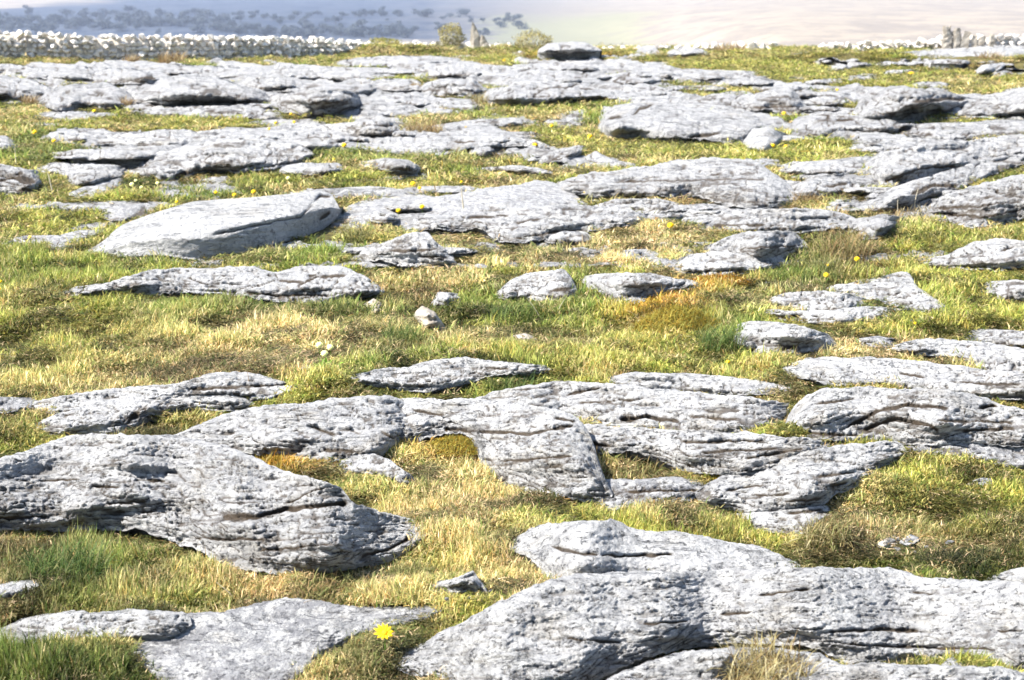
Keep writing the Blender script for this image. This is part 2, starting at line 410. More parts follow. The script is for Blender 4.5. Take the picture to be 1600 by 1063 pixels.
rock('flat grey slab with a sharp long crack along its front, lying behind the huge foreground slab',
 '795,852 815,836 840,822 900,815 965,812 985,828 1060,832 1130,845 1200,860 1247,886',
 '795,858 830,866 858,905 1000,903 1130,902 1200,900 1247,892', ff=.25, kt=.1, uc=1, cracks=[('858,853 900,863 960,868 1055,866', 3.6)], auto=.35, bed=.6)
rock('low grey rock strip at the bottom left corner above pale grass',
 '-110,992 0,985 25,975 60,962 130,958 220,957 300,960', '-110,1040 0,1024 50,1008 120,996 200,990 300,985', ff=.3, kt=.1, uc=1, bed=.7)
rock('broad smooth grey slab at the bottom, left of the large yellow dandelion',
 '205,1005 250,972 300,960 360,956 420,940 470,938 540,948 600,952 650,952 692,950',
 '205,1030 240,1062 300,1090 400,1096 455,1072 500,1024 565,988 640,967 692,954', ff=.18, kt=.09, uc=1, bed=.6, auto=.5, mat=MG)
rock('large white-grey slab on the left, shattered by many short dark cracks, above the dark green grass tuft',
 '-110,765 0,715 40,705 60,695 105,680 200,678 250,680 290,683 330,690 400,715 440,735 500,750 535,762 547,785 600,800 640,810 669,832',
 '-110,815 0,820 100,822 210,820 240,830 270,842 300,850 350,876 380,886 450,890 520,886 560,882 610,872 640,852 669,838',
 ff=.30, kt=.17, uc=7, bed=1.3, hang=[(-110, 210, 14)], cracks=[('-60,806 0,809 78,806', 4), ('140,758 190,761', 4), ('225,749 262,752', 4), '160,786 235,783', '55,752 130,748', ('172,798 200,799', 4), '215,801 250,798',
 ('345,806 400,807 450,795 545,784', 5.5), ('440,790 490,766 535,757', 3), ('560,870 610,856 645,838', 4), '300,840 420,842', '400,860 520,850'], auto=1.1)
rock('left shoulder of the middle outcrop, pale slab rising towards the centre',
 '252,693 290,675 330,655 400,635 460,630 530,622 600,619 642,626', '252,698 350,705 430,705 515,718 560,719 600,708 615,692 642,682',
 ff=.25, kt=.14, uc=4, cracks=['480,664 530,680', ('500,700 560,706', 3.5), '590,672 625,690'])
rock('small tongue of pale rock ending in the grass between the two big left slabs',
 '528,726 545,712 580,708 610,720 640,740 650,750', '528,733 570,734 610,746 635,757 650,754', ff=.3, uc=3)
rock('big blocky central outcrop with a rounded nose and rust-brown moss at its foot',
 '588,627 650,622 740,625 800,630 870,638 900,652 918,670 930,700 938,735 957,770',
 '588,662 615,690 650,684 690,674 735,674 752,700 752,750 790,757 830,764 860,770 900,777 935,782 957,778',
 ff=.42, kt=.16, uc=3, cracks=[('690,668 750,674 830,677 900,664', 3.6), '860,652 905,660', ('750,716 775,719', 3.5), '640,640 700,648', '780,720 900,712'], bed=1.0)
rock('long low slab behind the central outcrop, holding a brown crevice of moss',
 '738,621 800,606 870,597 940,596 1000,603 1060,608 1150,620 1237,629', '738,642 870,642 905,657 1000,668 1100,675 1200,672 1237,642',
 ff=.3, kt=.12, uc=3, cracks=[('965,655 1010,651 1065,658', 5), '880,618 945,604', ('1070,650 1160,655', 3), '900,630 1010,622'], bed=.9)
rock('thin pale slab with a pocket of short grass, behind the long low slab',
 '943,591 980,583 1060,583 1130,588 1190,597 1232,606', '943,597 1000,601 1080,609 1150,613 1232,611', ff=.3, uc=1)
rock('long layered slab overhanging a dark gap, right of the central outcrop nose',
 '903,662 960,665 1000,668 1060,672 1150,675 1230,682 1292,691', '903,692 940,702 1000,702 1030,713 1070,729 1110,737 1160,732 1220,720 1292,701',
 ff=.38, kt=.12, uc=10, cracks=[('905,690 960,695', 3.5), '1060,690 1200,688', '1090,706 1220,700', '1160,716 1260,700'])
rock('low grey ledge in front of the grassy triangle, beside the rounded nose',
 '920,762 950,748 1010,750 1060,748 1102,756', '920,787 960,792 1000,781 1060,779 1102,771', ff=.3, kt=.1, uc=3, cracks=['975,767 1095,766'], mat=MG)
rock('bulky weathered outcrop at the right edge with dark hollows along its front',
 '1224,664 1240,635 1260,615 1300,605 1370,604 1440,607 1520,615 1590,640 1640,650 1760,660',
 '1224,670 1250,676 1300,684 1350,686 1450,688 1600,692 1760,700', ff=.42, kt=.17, uc=5, bed=1.2,
 cracks=[('1232,673 1290,677 1345,680', 3.5), ('1320,668 1370,642 1420,631 1485,637', 4.5), ('1345,672 1400,652 1450,662 1470,675', 5), ('1525,638 1578,627', 5), '1460,655 1590,660', ('1500,672 1590,668', 4), '1270,630 1340,622'], auto=1.2)
rock('pointed layered slab sloping left between the two grass areas on the right',
 '1083,768 1120,748 1170,730 1230,715 1280,700 1340,692 1400,688 1413,704', '1083,775 1130,787 1180,799 1240,796 1290,786 1300,769 1340,756 1370,726 1413,712',
 ff=.34, kt=.14, uc=6, cracks=['1170,774 1240,770', ('1220,784 1290,778', 3), ('1270,745 1340,737', 3), '1290,760 1330,752', '1130,765 1200,757'])
rock('pale broken bed under the pointed layered slab, stained orange',
 '1138,797 1200,801 1250,796 1293,790', '1138,803 1180,820 1230,828 1262,832 1293,816', ff=.5, uc=2, cracks=[('1225,800 1290,795', 3.5)])
rock('smooth grey slab at the right edge behind the rough grass mound',
 '1396,690 1420,683 1470,682 1540,685 1600,690 1760,702', '1396,701 1450,704 1520,711 1570,723 1600,728 1760,745', ff=.2, kt=.1, uc=1, bed=.6, mat=MG)
rock('tiny sliver of rock at the right edge just above the huge foreground slab', '1540,905 1575,893 1600,888 1700,880', '1540,910 1600,912 1700,915', ff=.3, uc=1)
# --- right, middle distance
rock('pitted pale slab at the right edge with dry brown grass along its front', '1393,540 1430,530 1480,528 1530,535 1600,545 1760,556', '1393,546 1440,549 1500,554 1530,577 1600,582 1760,592', ff=.3, uc=3)
rock('grey slab farther back at the right edge, above the pitted pale slab', '1500,522 1530,513 1570,515 1600,518 1760,524', '1500,532 1550,538 1600,541 1760,550', ff=.25, uc=1, mat=MG)
rock('small grey rock tip beside the pitted white boulder', '1335,530 1365,525 1402,533', '1335,535 1370,538 1402,537', ff=.3, uc=1, mat=MG)
rock('long spotted slab with a fringe of green grass in front of it, right of the centre', '1222,572 1260,560 1330,558 1400,560 1450,567 1520,575 1600,585 1760,602', '1222,577 1290,596 1330,599 1380,592 1450,609 1520,614 1600,620 1760,640', ff=.33, uc=3, cracks=['1400,582 1450,590', '1480,596 1600,600'])
rock('chunky white boulder speckled with black pits, standing in green grass', '1142,530 1148,507 1180,502 1240,507 1290,520 1305,540', '1142,537 1165,549 1215,552 1260,547 1305,543', ff=.5, kt=.3, uc=3, cracks=[('1212,547 1250,539', 4)], base=BO)
rock('long thin slab tapering into the grass at left middle', '52,630 130,612 200,605 280,600 330,583 380,581 420,590 468,601', '52,637 100,646 180,641 250,626 320,619 400,623 440,616 468,606', ff=.3, uc=3, cracks=['290,607 460,600'])
rock('low wedge of pale rock with a dark hollow in its face, below the long thin slab', '52,667 90,650 150,630 220,620 300,612 370,612 400,630', '52,674 130,674 200,672 212,657 230,642 300,637 350,638 400,635', ff=.42, uc=4, cracks=[('195,668 205,650 222,642', 6), '90,648 118,646'])
rock('grey rock tip at the left edge, level with the long thin slab', '-110,620 0,620 62,623', '-110,640 0,641 62,634', ff=.3, uc=2, mat=MG)
rock('grey slab in the grass behind the middle outcrop, with a dark notch', '545,586 590,578 640,572 680,562 720,558 780,565 862,573', '545,592 600,599 660,610 700,603 740,594 762,582 862,578', ff=.4, uc=7, cracks=[('752,573 800,576', 3.5)])
rock('long cracked slab along the top of the left grass bank', '102,456 180,440 220,425 290,418 400,417 430,425 470,413 530,415 570,430 602,451', '102,461 170,450 230,457 290,454 350,458 400,462 460,467 520,470 602,456',
 ff=.4, uc=6, cracks=[('460,447 500,431 545,430', 3.5), ('380,455 430,460 520,462', 3.2), '430,437 480,440'])
rock('small stepped outcrop of thin beds in the grass, left of the centre', '553,396 600,380 640,363 670,362 680,378 705,395 714,410', '553,401 600,404 620,414 660,412 690,417 714,414', ff=.5, kt=.3, uc=3, bed=1.3, cracks=['600,392 690,388', ('650,398 705,402', 3)])
rock('dome-shaped pale boulder in the middle of the turf', '770,462 800,437 830,425 880,421 890,430 905,460', '770,466 810,465 860,467 890,469 905,464', ff=.5, kt=.3, uc=4, cracks=[('855,455 900,448', 3.5)], base=BO)
rock('flat-topped boulder with orange moss spreading below it', '903,433 960,425 1020,428 1102,442', '903,439 930,456 960,467 1000,464 1050,451 1102,446', ff=.5, kt=.2, uc=5, base=BO)
rock('small stone block tucked under the flat-topped mossy boulder', '955,469 985,462 1014,466', '955,473 985,480 1014,473', ff=.6, uc=1, base=ST)
rock('upper thin bed of a layered outcrop with dark right end, above orange moss', '1100,386 1150,366 1200,360 1240,362 1258,380', '1100,395 1160,399 1200,406 1240,400 1258,390', ff=.5, uc=6, cracks=[('1150,388 1250,382', 3)])
rock('lower rough bed of the layered outcrop above the orange moss', '1052,413 1080,398 1120,392 1170,398 1222,402', '1052,424 1085,433 1130,427 1180,426 1222,418', ff=.5, uc=3, bed=1.2)
rock('flat slab narrowing to a raised tip, behind the dandelion beside the dry tussock', '1283,449 1350,437 1400,426 1414,425 1424,445 1474,482', '1283,454 1350,462 1400,476 1440,487 1474,491', ff=.3, uc=2)
rock('upper lens-shaped bed of the low outcrop beside the flat slab with a raised tip', '1197,468 1230,457 1290,455 1330,460 1347,475', '1197,473 1240,481 1300,484 1347,479', ff=.45, uc=5)
rock('lower crumbly bed of the low outcrop beside the flat slab with a raised tip', '1183,481 1230,485 1300,485 1350,478 1402,482', '1183,487 1240,499 1300,502 1340,502 1402,487', ff=.4, uc=2, bed=1.3)
rock('wedge-shaped pale slab at the right edge with a low ridge on top', '1428,406 1480,400 1520,378 1570,373 1600,377 1760,388', '1428,411 1500,417 1560,421 1600,415 1760,412', ff=.3, kt=.2, uc=3, cracks=['1560,392 1590,384'])
rock('small white boulder at the right edge in green turf', '1529,453 1540,440 1580,438 1610,440 1660,455', '1529,457 1555,465 1600,466 1660,460', ff=.5, uc=1, base=BO)
rock('small pale stone in the turf to the left of the dome-shaped boulder', '674,476 685,457 720,458 724,471', '674,480 690,484 724,475', ff=.5, base=ST)
rock('broken whitish stone standing in dark green grass below the small pale stone', '647,492 660,479 680,488 697,512', '647,498 665,520 680,524 697,517', ff=.8, mat=M_ROCK_PALE, base=ST)
rock('little whitish stone half hidden by grass under the long cracked slab', '570,478 585,467 602,480', '570,484 585,493 602,487', ff=.7, mat=M_ROCK_PALE, base=ST)
rock('tilted smooth block of pale limestone lying aslant on the turf, its dark broken end raised', '138,393 165,378 190,352 215,342 250,330 300,315 400,308 500,298 520,302 531,320',
 '138,399 190,400 250,394 300,404 350,402 400,385 450,374 490,364 515,350 531,330', ff=.48, kt=.16, uc=2, bed=.3, auto=.2, mat=M_ROCK_SMOOTH, lift=1, ridge='138,396 190,384 240,373 300,366 340,358 400,347 470,330 494,308 531,300', hang=[(462, 536, 34)],
 cracks=[('330,368 400,352 470,338 492,316', 2.4), ('488,318 500,306 522,306', 3.0), ('495,345 520,328', 4)], name='tilted_block', cat='boulder', grp=None)
rock('smooth grey low pavement right of the raised end of the tilted block', '525,332 560,315 610,308 700,305 790,290 830,284 870,284 890,300 925,322', '525,347 580,352 660,352 740,354 820,352 925,337', ff=.12, kt=.06, uc=1, bed=.45, auto=.3, mat=MG, cracks=['548,318 580,312', '615,333 690,331'])
rock('ragged pale slab in front of the smooth grey pavement', '635,349 720,336 800,325 900,320 960,326 1018,336', '635,356 720,358 760,357 775,374 800,377 860,371 920,361 960,352 1018,345', ff=.35, uc=5, cracks=[('725,340 800,335', 3), '800,347 850,340', ('800,371 860,363 905,358', 3)])
rock('small flat piece of rock under the ragged pale slab', '848,372 880,361 915,362 928,374', '848,377 890,379 928,378', ff=.5, uc=2)
rock('long two-tiered slab with weeds growing along its step', '863,287 920,270 1000,263 1050,252 1110,247 1180,250 1200,268 1230,285 1242,305', '863,302 920,304 1000,304 1100,308 1160,326 1200,324 1242,319',
 ff=.30, kt=.16, uc=3, bed=.7, cracks=[('955,284 1080,280 1200,279', 2.6), ('972,283 1000,280', 3.2), ('1105,273 1132,270', 3), '890,298 920,295'])
rock('low slab piece with a dark front edge below the two-tiered slab', '923,323 960,312 1030,310 1065,319', '923,330 1000,334 1065,326', ff=.4, uc=4)
rock('long pale pavement slab right of the centre, ending beside the dry tussock', '1063,342 1110,330 1180,325 1260,325 1320,333 1341,349', '1063,350 1120,360 1180,364 1250,362 1290,357 1341,354', ff=.35, uc=3, cracks=['1090,352 1200,350'])
rock('small layered end of pavement touching the dry tussock', '1332,342 1380,336 1412,338', '1332,368 1370,373 1412,347', ff=.4, uc=2)
rock('great smooth slab sweeping in from the right edge', '1348,256 1380,238 1420,228 1500,222 1560,212 1600,208 1760,203', '1348,270 1370,292 1400,292 1440,277 1500,267 1560,252 1600,242 1760,232', ff=.34, kt=.13, uc=3, bed=.7, cracks=[('1375,285 1440,262 1500,258', 3.5)])
rock('curving slab with a shaded hollow face, below the great smooth slab', '1338,327 1370,305 1410,288 1470,270 1530,250 1570,243 1600,240 1760,236', '1338,332 1390,324 1430,314 1450,304 1500,302 1530,282 1560,267 1600,255 1760,252', ff=.45, kt=.13, uc=3, cracks=[('1420,302 1460,288 1500,290', 4)])
rock('heavily layered slab at the right edge, stacked like thin plates', '1441,331 1470,308 1530,288 1570,277 1600,270 1760,262', '1441,336 1480,346 1540,350 1590,347 1600,337 1760,327', ff=.5, kt=.2, uc=5, bed=1.5, cracks=[('1450,325 1520,322 1600,314', 3), ('1455,332 1540,338 1600,326', 3.4), ('1530,308 1560,304', 3)], auto=1.3)
rock('small layered slab in a grassy hollow between the tiered slab and the curving slab', '1233,291 1280,280 1330,279 1375,286', '1233,304 1280,305 1330,299 1375,291', ff=.4, uc=3, cracks=[('1270,302 1310,297', 3), '1280,290 1330,286'])
rock('smooth pale slab with green moss, behind the small layered slab in the hollow', '1206,263 1240,253 1300,250 1350,243 1365,248', '1206,271 1240,278 1300,277 1340,270 1365,256', ff=.25, uc=1, bed=.5)
rock('thin grey strip of rock behind the mossy smooth slab', '1165,253 1190,247 1228,252', '1165,257 1195,259 1228,256', ff=.3, uc=1, mat=MG)
rock('small broken rubble stone in the hollow under the small layered slab', '1292,317 1305,311 1322,315', '1292,321 1306,324 1322,320', ff=.5, base=ST)
# --- left, middle distance
rock('broad pale slab behind the primroses, with a dark ragged front', '193,263 240,240 300,225 350,218 400,215 450,222 502,226', '193,270 240,272 270,285 295,280 300,267 360,270 420,267 502,242', ff=.35, uc=4, cracks=[('240,250 260,248', 3), ('268,278 300,268', 5), ('330,254 358,250', 3), '310,266 380,266'])
rock('flat slab overhanging a deep black gap, at the left', '80,239 120,234 200,232 240,228 292,226', '80,244 140,248 225,246 292,236', ff=.35, kt=.08, uc=7, auto=.4, hang=[(150, 240, 12)])
rock('low pale strip of pavement behind the overhanging flat slab', '68,215 120,208 170,208 220,208 250,202 300,203 312,211', '68,223 150,227 220,229 312,226', ff=.25, uc=1, auto=.5)
rock('pale slab wedge ending in a small square block, left of the broad slab', '48,263 100,255 180,258 203,263', '48,268 95,270 105,290 150,284 203,271', ff=.35, uc=3)
rock('dark rugged boulder at the left edge with a hollow in its top', '-80,256 0,256 30,262 58,265 67,280', '-80,302 0,300 30,307 52,310 67,292', ff=.6, kt=.35, uc=3, bed=1.4, cracks=[('-10,285 20,276 60,284', 5), ('8,300 40,294 60,298', 3.5), ('15,272 40,268', 4)], base=BO)
rock('small flat stone tip at the left edge behind the dark rugged boulder', '-80,212 10,212 28,223', '-80,233 0,232 28,227', ff=.35, uc=5)
rock('small sloping pale slab sunk in grass in front of the broad slab', '116,303 140,292 190,278 197,281', '116,309 150,307 197,285', ff=.3, uc=1)
rock('oval grey slab lying between the primroses and the tilted block', '158,336 180,323 230,318 255,321', '158,339 190,344 230,338 255,326', ff=.3, uc=2, mat=MG)
rock('low grey strip of rock to the left of the tilted block', '16,376 50,368 100,368 130,360 167,358', '16,380 90,380 167,364', ff=.3, uc=1, mat=MG)
rock('tiny stone chip in the turf below the low grey strip', '78,388 92,382 112,385', '78,391 95,391 112,388', ff=.4, base=ST)
rock('long narrow slab between two dandelions in the middle left', '426,262 470,255 530,255 543,263', '426,268 480,272 543,267', ff=.4, uc=3)
rock('rounded small slab with a shadowed front in the middle', '558,253 600,247 640,250 660,262', '558,258 600,264 650,270 660,266', ff=.5, uc=4)
rock('faint thin strip of rock in the grass below the rounded small slab', '598,277 660,270 683,273', '598,281 650,281 683,276', ff=.3, uc=0, mat=MG)
rock('very long pale band of pavement crossing the middle', '405,223 440,212 520,206 600,210 680,212 780,213 830,217 864,229', '405,237 480,233 560,234 620,240 700,240 740,230 800,226 864,232', ff=.25, kt=.09, uc=3, cracks=['700,222 750,219'], auto=.8)
rock('pale slab with a black blunt end, above the very long band', '405,217 480,198 540,190 580,187 620,190 629,206', '405,222 480,216 560,215 600,212 629,210', ff=.45, kt=.12, uc=2, hang=[(590, 628, 6)], cracks=[('585,195 625,193', 3), ('590,206 628,204', 3.5)])
rock('dark little stone at the right end of the very long band', '731,236 750,225 774,231', '731,240 755,243 774,235', ff=.5, uc=3, mat=MG, base=ST)
rock('small pale slab between dandelions near the centre, tapering left', '838,250 870,234 905,226 918,228', '838,254 880,250 918,234', ff=.3, uc=3)
rock('grey low rock with a dark toe, left of the small tapering slab', '748,263 800,258 840,262 870,270', '748,266 840,269 870,272', ff=.4, uc=3)
rock('low rough rock remnants in front of the rectangular slab', '905,252 930,236 960,250 1000,258', '905,258 950,262 1000,262', ff=.3, uc=1, mat=MG)
rock('large rectangular slab with a squared left end and long crack along its base', '933,183 940,168 980,162 1020,158 1060,162 1110,170 1170,178 1200,193', '933,212 960,217 1000,214 1070,215 1110,216 1140,224 1158,220 1200,198',
 ff=.42, kt=.14, uc=4, bed=.6, cracks=[('1070,213 1130,207', 3.2), ('944,185 978,182', 2.8), '985,182 1000,168 1025,162'], auto=.6)
rock('tilted diamond-shaped block leaning beside the end of the rectangular slab', '1156,217 1175,202 1200,198 1228,210', '1156,224 1180,233 1205,234 1228,214', ff=.5, uc=2, bed=.3, auto=.2, base=BO)
rock('low pale slab with an arched foot, right of the leaning diamond block', '1226,212 1240,185 1280,175 1320,178 1400,188 1432,186', '1226,217 1260,217 1330,213 1432,200', ff=.32, uc=2, cracks=['1300,190 1340,184'])
rock('layered mound of slabs with a square black overhang, right distance', '1333,168 1360,140 1400,135 1440,137 1480,145 1524,156', '1333,192 1400,197 1425,176 1480,172 1524,160', ff=.4, kt=.2, uc=4, hang=[(1425, 1485, 10)], cracks=[('1375,165 1400,160', 2.6), '1420,158 1520,152', ('1370,178 1395,177', 2.6)])
rock('broad slab at the right edge above a mossy gap, right distance', '1488,166 1530,152 1570,143 1600,137 1760,130', '1488,180 1530,184 1570,188 1600,185 1760,180', ff=.35, uc=5)
rock('thin upper slab at the right edge touching the grass mound', '1540,147 1570,140 1600,136 1760,128', '1540,152 1600,148 1760,142', ff=.3, uc=2)
rock('flat shelf of pavement with a strip of grass on it, at the right', '1395,206 1440,192 1500,193 1560,187 1760,186', '1395,210 1480,219 1540,213 1760,207', ff=.3, uc=2)
rock('low pavement strip just left of the great smooth slab', '1330,222 1380,212 1440,216 1500,216', '1330,228 1400,226 1500,221', ff=.2, uc=1)
rock('stepped small outcrop above the leaning diamond block', '1158,156 1200,140 1225,134 1240,142 1260,171', '1158,167 1200,172 1240,180 1260,176', ff=.5, kt=.25, uc=3, cracks=[('1190,152 1240,151', 2.6), ('1170,167 1250,166', 2.8)])
rock('pale low slab behind the rectangular slab', '1068,159 1110,148 1160,140 1187,152', '1068,163 1120,173 1160,177 1187,167', ff=.25, uc=1)
rock('low flat rock just right of the stepped small outcrop', '1243,147 1290,142 1332,148', '1243,152 1270,162 1300,170 1332,162', ff=.3, uc=1)
rock('thin pale slab lying on the green mound in the right distance', '1313,123 1350,115 1380,117', '1313,126 1350,128 1380,124', ff=.3, uc=1)
rock('tiny pale slab low on the green mound in the right distance', '1230,122 1245,119 1260,123', '1230,125 1245,127 1260,126', ff=.3, uc=0)
rock('overhanging grey boulder on the grassy mound near the right edge', '1521,114 1535,102 1570,97', '1521,122 1540,117 1570,106', dist=32.5, ff=.5, uc=5, mat=MG, base=BO)
rock('pale slab lying among brown grass at the right edge of the mound', '1545,122 1570,108 1610,108 1700,106', '1545,126 1580,121 1700,118', dist=32, ff=.4, uc=1, base=BO)
rock('small white stone below the overhanging grey boulder', '1522,124 1530,119 1538,124', '1522,127 1530,129 1538,127', ff=.5, mat=M_ROCK_PALE, base=ST)
rock('smooth whitish rock sheet on the skyline at the right', '1398,84 1440,78 1500,72 1560,70 1760,66', '1398,88 1450,101 1490,98 1540,90 1600,93 1760,96', dist=37, ff=.1, kt=.08, uc=0, bed=.8, auto=.8, mat=MF)
# --- far band
FAR = dict(mat=MF)
rock('long pale slab with a dark line under it, far centre, left part overhanging', '753,151 762,138 800,133 850,128 900,130 960,145 990,151', '753,157 790,164 850,160 920,157 990,155', ff=.4, uc=4, base=FAR)
rock('upper bed lying over the far centre overhanging slab', '785,121 830,108 900,110 962,112', '785,132 860,137 962,124', ff=.3, uc=2, base=FAR)
rock('far flat slab behind a brown tuft, right of the centre', '938,119 990,110 1040,115 1068,121', '938,129 1030,130 1068,125', ff=.35, uc=3, base=FAR)
rock('far thin slab in yellow-green grass under the skyline bushes', '1072,114 1120,109 1193,112', '1072,119 1130,123 1193,118', ff=.3, uc=2, base=FAR)
rock('far thin slab right below the one under the skyline bushes', '1107,129 1150,122 1205,118', '1107,135 1160,134 1205,126', ff=.3, uc=2, base=FAR)
rock('far low slab ending in a small lump, above the rectangular slab', '956,136 1000,130 1064,141', '956,149 1010,155 1064,146', ff=.35, uc=2, base=FAR)
rock('far block with a shadowed right flank, beside a brown tuft', '653,131 700,122 740,125 763,141', '653,147 700,150 735,152 763,146', ff=.45, uc=2, base=FAR)
rock('far pavement strip between the skyline and the block beside the brown tuft', '642,109 700,102 760,100 806,104', '642,119 720,121 806,116', ff=.25, uc=1, base=FAR)
rock('far smooth slab touching the end of the stone wall', '517,99 560,90 620,87 680,88 731,92', '517,107 600,104 660,100 731,98', ff=.3, uc=3, base=FAR)
rock('far wide slab with a hooked right end, below the end of the stone wall', '397,113 450,100 520,104 600,106 644,113', '397,123 480,124 560,125 644,120', ff=.3, uc=3, base=FAR)
rock('far slender slab shaped like a lens, above the brown grass', '562,159 600,148 650,147 684,153', '562,164 620,167 684,161', ff=.35, uc=2, base=FAR)
rock('far thin strip right under the lens-shaped slab', '557,179 600,170 680,170 731,174', '557,182 650,180 731,180', ff=.3, uc=1, base=FAR)
rock('low pale strip in grass between the brown grass and the rectangular slab', '678,197 730,188 800,183 833,187', '678,201 740,202 833,193', ff=.3, uc=1, base=FAR)
rock('short vertical-looking pale slab left of the squared end of the rectangular slab', '848,191 880,175 915,172 923,179', '848,196 875,206 923,192', ff=.2, uc=0, base=FAR)
rock('far stack of slabs with two black slots, left of the centre', '421,151 470,142 540,140 568,151', '421,172 480,179 530,176 568,167', ff=.5, kt=.2, uc=3, cracks=[('430,158 470,158', 2.4), ('480,150 520,150', 2.4)], base=FAR)
rock('far slab behind the stack with two black slots', '456,141 520,132 595,130', '456,151 530,151 595,138', ff=.35, uc=3, base=FAR)
rock('rounded far-left slab with a brown tuft at either end', '56,157 75,142 115,130 170,130 200,145 215,161', '56,164 90,170 150,167 215,164', ff=.4, uc=3, base=FAR)
rock('widest far-left slab, humped, with one black line along its base', '203,152 240,132 290,122 340,120 380,135 428,146', '203,162 250,164 330,161 428,163', ff=.35, uc=4, base=FAR)
rock('lower ledge beneath the humped widest far-left slab', '197,176 250,165 330,166 425,165 443,181', '197,179 260,181 350,183 443,185', ff=.35, uc=2, base=FAR)
rock('far slab at the left edge, cut by a tuft of brown grass', '-80,122 0,118 50,125 88,141', '-80,152 10,153 40,163 88,146', ff=.4, uc=3, base=FAR)
rock('farthest low slab at the left edge under the yellow field', '-80,103 20,100 45,105 104,113', '-80,119 40,123 104,119', ff=.3, uc=2, base=FAR)
rock('far low slab with a black blunt right end, below the stone wall', '67,116 130,105 200,107 245,115 253,123', '67,126 150,129 210,132 253,130', ff=.5, uc=3, hang=[(205, 252, 8)], cracks=[('205,122 250,120', 3.5)], base=FAR)
rock('farthest smooth slab directly below the middle of the stone wall', '242,113 260,100 320,102 400,108 434,116', '242,119 330,119 434,126', ff=.3, uc=3, base=FAR)
rock('far slab with pockets of yellow grass, right of the humped slab', '371,130 420,122 480,125 494,136', '371,141 440,146 494,141', ff=.35, uc=3, base=FAR)
rock('thin far-left strip in the grass with a dandelion beside it', '60,183 80,173 140,174 188,179', '60,187 110,189 188,184', ff=.3, uc=1, base=FAR)
rock('very small pale strip in the grass under the thin far-left strip', '43,195 65,191 103,194', '43,198 70,199 103,198', ff=.3, uc=0, base=FAR)
rock('pale pavement strip level with the dandelions, above the broad slab', '297,211 330,203 400,200 474,194', '297,219 380,216 474,204', ff=.25, uc=1, base=FAR)
rock('low pavement strip behind the black blunt-ended slab', '380,192 430,186 480,186 520,184', '380,197 440,197 520,190', ff=.2, uc=0, base=FAR)
rock('far pavement patch between the overhanging centre slab and the lens-shaped slab', '655,162 700,152 745,156 760,168', '655,167 700,170 760,172', ff=.25, uc=1, base=FAR)
rock('far pavement patch under the hooked wide slab', '560,130 600,122 650,124 668,136', '560,138 610,141 668,140', ff=.3, uc=2, base=FAR)
rock('far pavement patch beyond the upper centre bed, below the dark bush', '800,102 850,98 900,100 940,106', '800,107 860,110 940,110', ff=.25, uc=1, base=FAR)
rock('far pavement patch left of the pale low slab behind the rectangular slab', '1010,158 1040,150 1075,150 1085,160', '1010,162 1050,166 1085,164', ff=.25, uc=0, base=FAR)
rock('low far slab beside the brown dry grass, right of the low flat rock', '1250,176 1290,168 1340,170 1360,178', '1250,180 1300,182 1360,181', ff=.25, uc=1, base=FAR)
rock('far shelf of rock right of the green mound foot', '1415,134 1440,128 1470,129 1490,134', '1415,137 1450,139 1490,137', ff=.3, uc=1, base=FAR)
SK = dict(mat=MF, name='boulder', cat='boulder', grp='boulders along the skyline')
rock('large pale boulder on a grassy hump on the skyline, right of the pale bush', '840,79 855,68 880,66 915,66 938,77', '840,83 890,85 938,82', dist=39.3, ff=.55, uc=1, base=SK)
rock('round grey boulder on the skyline between two grass humps', '990,86 1000,73 1020,71 1035,86', '990,90 1015,91 1035,89', dist=40.4, ff=.6, uc=0, base=SK)
rock('jumbled low boulder on the skyline right of the round grey one', '1043,79 1070,72 1095,76 1108,84', '1043,84 1080,86 1108,87', dist=40.4, ff=.5, uc=1, base=SK)
rock('white arched boulder on the skyline on a brown hump', '1208,101 1225,88 1260,80 1285,90', '1208,108 1240,97 1285,95', dist=38.2, ff=.6, uc=0, base=SK)
rock('small dark tilted slab poking up on the skyline left of the green mound', '1318,91 1335,80 1346,77 1349,85', '1318,94 1335,92 1349,89', dist=38, ff=.7, uc=0, base=SK)
rock('low rock sheet on the skyline between the large pale and the round grey boulder', '935,103 980,95 1042,97', '935,108 990,108 1042,103', dist=36, ff=.2, uc=0, base=SK)
rock('thin pale slab at the foot of the pointed standing stone', '700,79 715,75 738,78', '700,83 720,84 738,82', dist=45, ff=.5, uc=1, base=SK)
# --- little stones
rock('bright white round stone in dark grass at the left', '52,248 60,241 70,248', '52,250 60,252 70,250', ff=.6, mat=M_ROCK_PALE, base=ST)
rock('broken black and white stone in the grass above the dandelion bank', '672,917 690,910 712,905 740,892 748,905 764,928', '672,923 700,930 730,932 764,934', ff=.6, kt=.3, bed=1.6, base=ST, auto=1.5)
rock('pale flat stone at the left edge below the dark green tuft', '-60,925 0,918 25,913 66,911', '-60,938 0,935 30,930 66,918', ff=.3, base=ST)
rock('small white stone in straw-coloured grass above the broad smooth bottom slab', '206,937 222,929 238,935', '206,940 222,943 238,940', ff=.6, mat=M_ROCK_PALE, base=ST)
rock('small grey stone showing through the rough grass mound at the right', '1510,756 1530,748 1552,754', '1510,759 1535,761 1552,758', ff=.4, base=ST)
rock('small pale stone in the bare brown patch at the right', '1368,851 1382,843 1398,849', '1368,854 1384,858 1398,853', ff=.5, mat=M_ROCK_PALE, base=ST)
rock('second small pale stone in the bare brown patch, right of the first', '1405,846 1416,839 1430,845', '1405,849 1418,853 1430,849', ff=.5, base=ST)
rock('small whitish stone in turf just above the grey slab with a dark notch', '795,527 820,521 842,530', '795,531 822,535 842,533', ff=.5, mat=M_ROCK_PALE, base=ST)
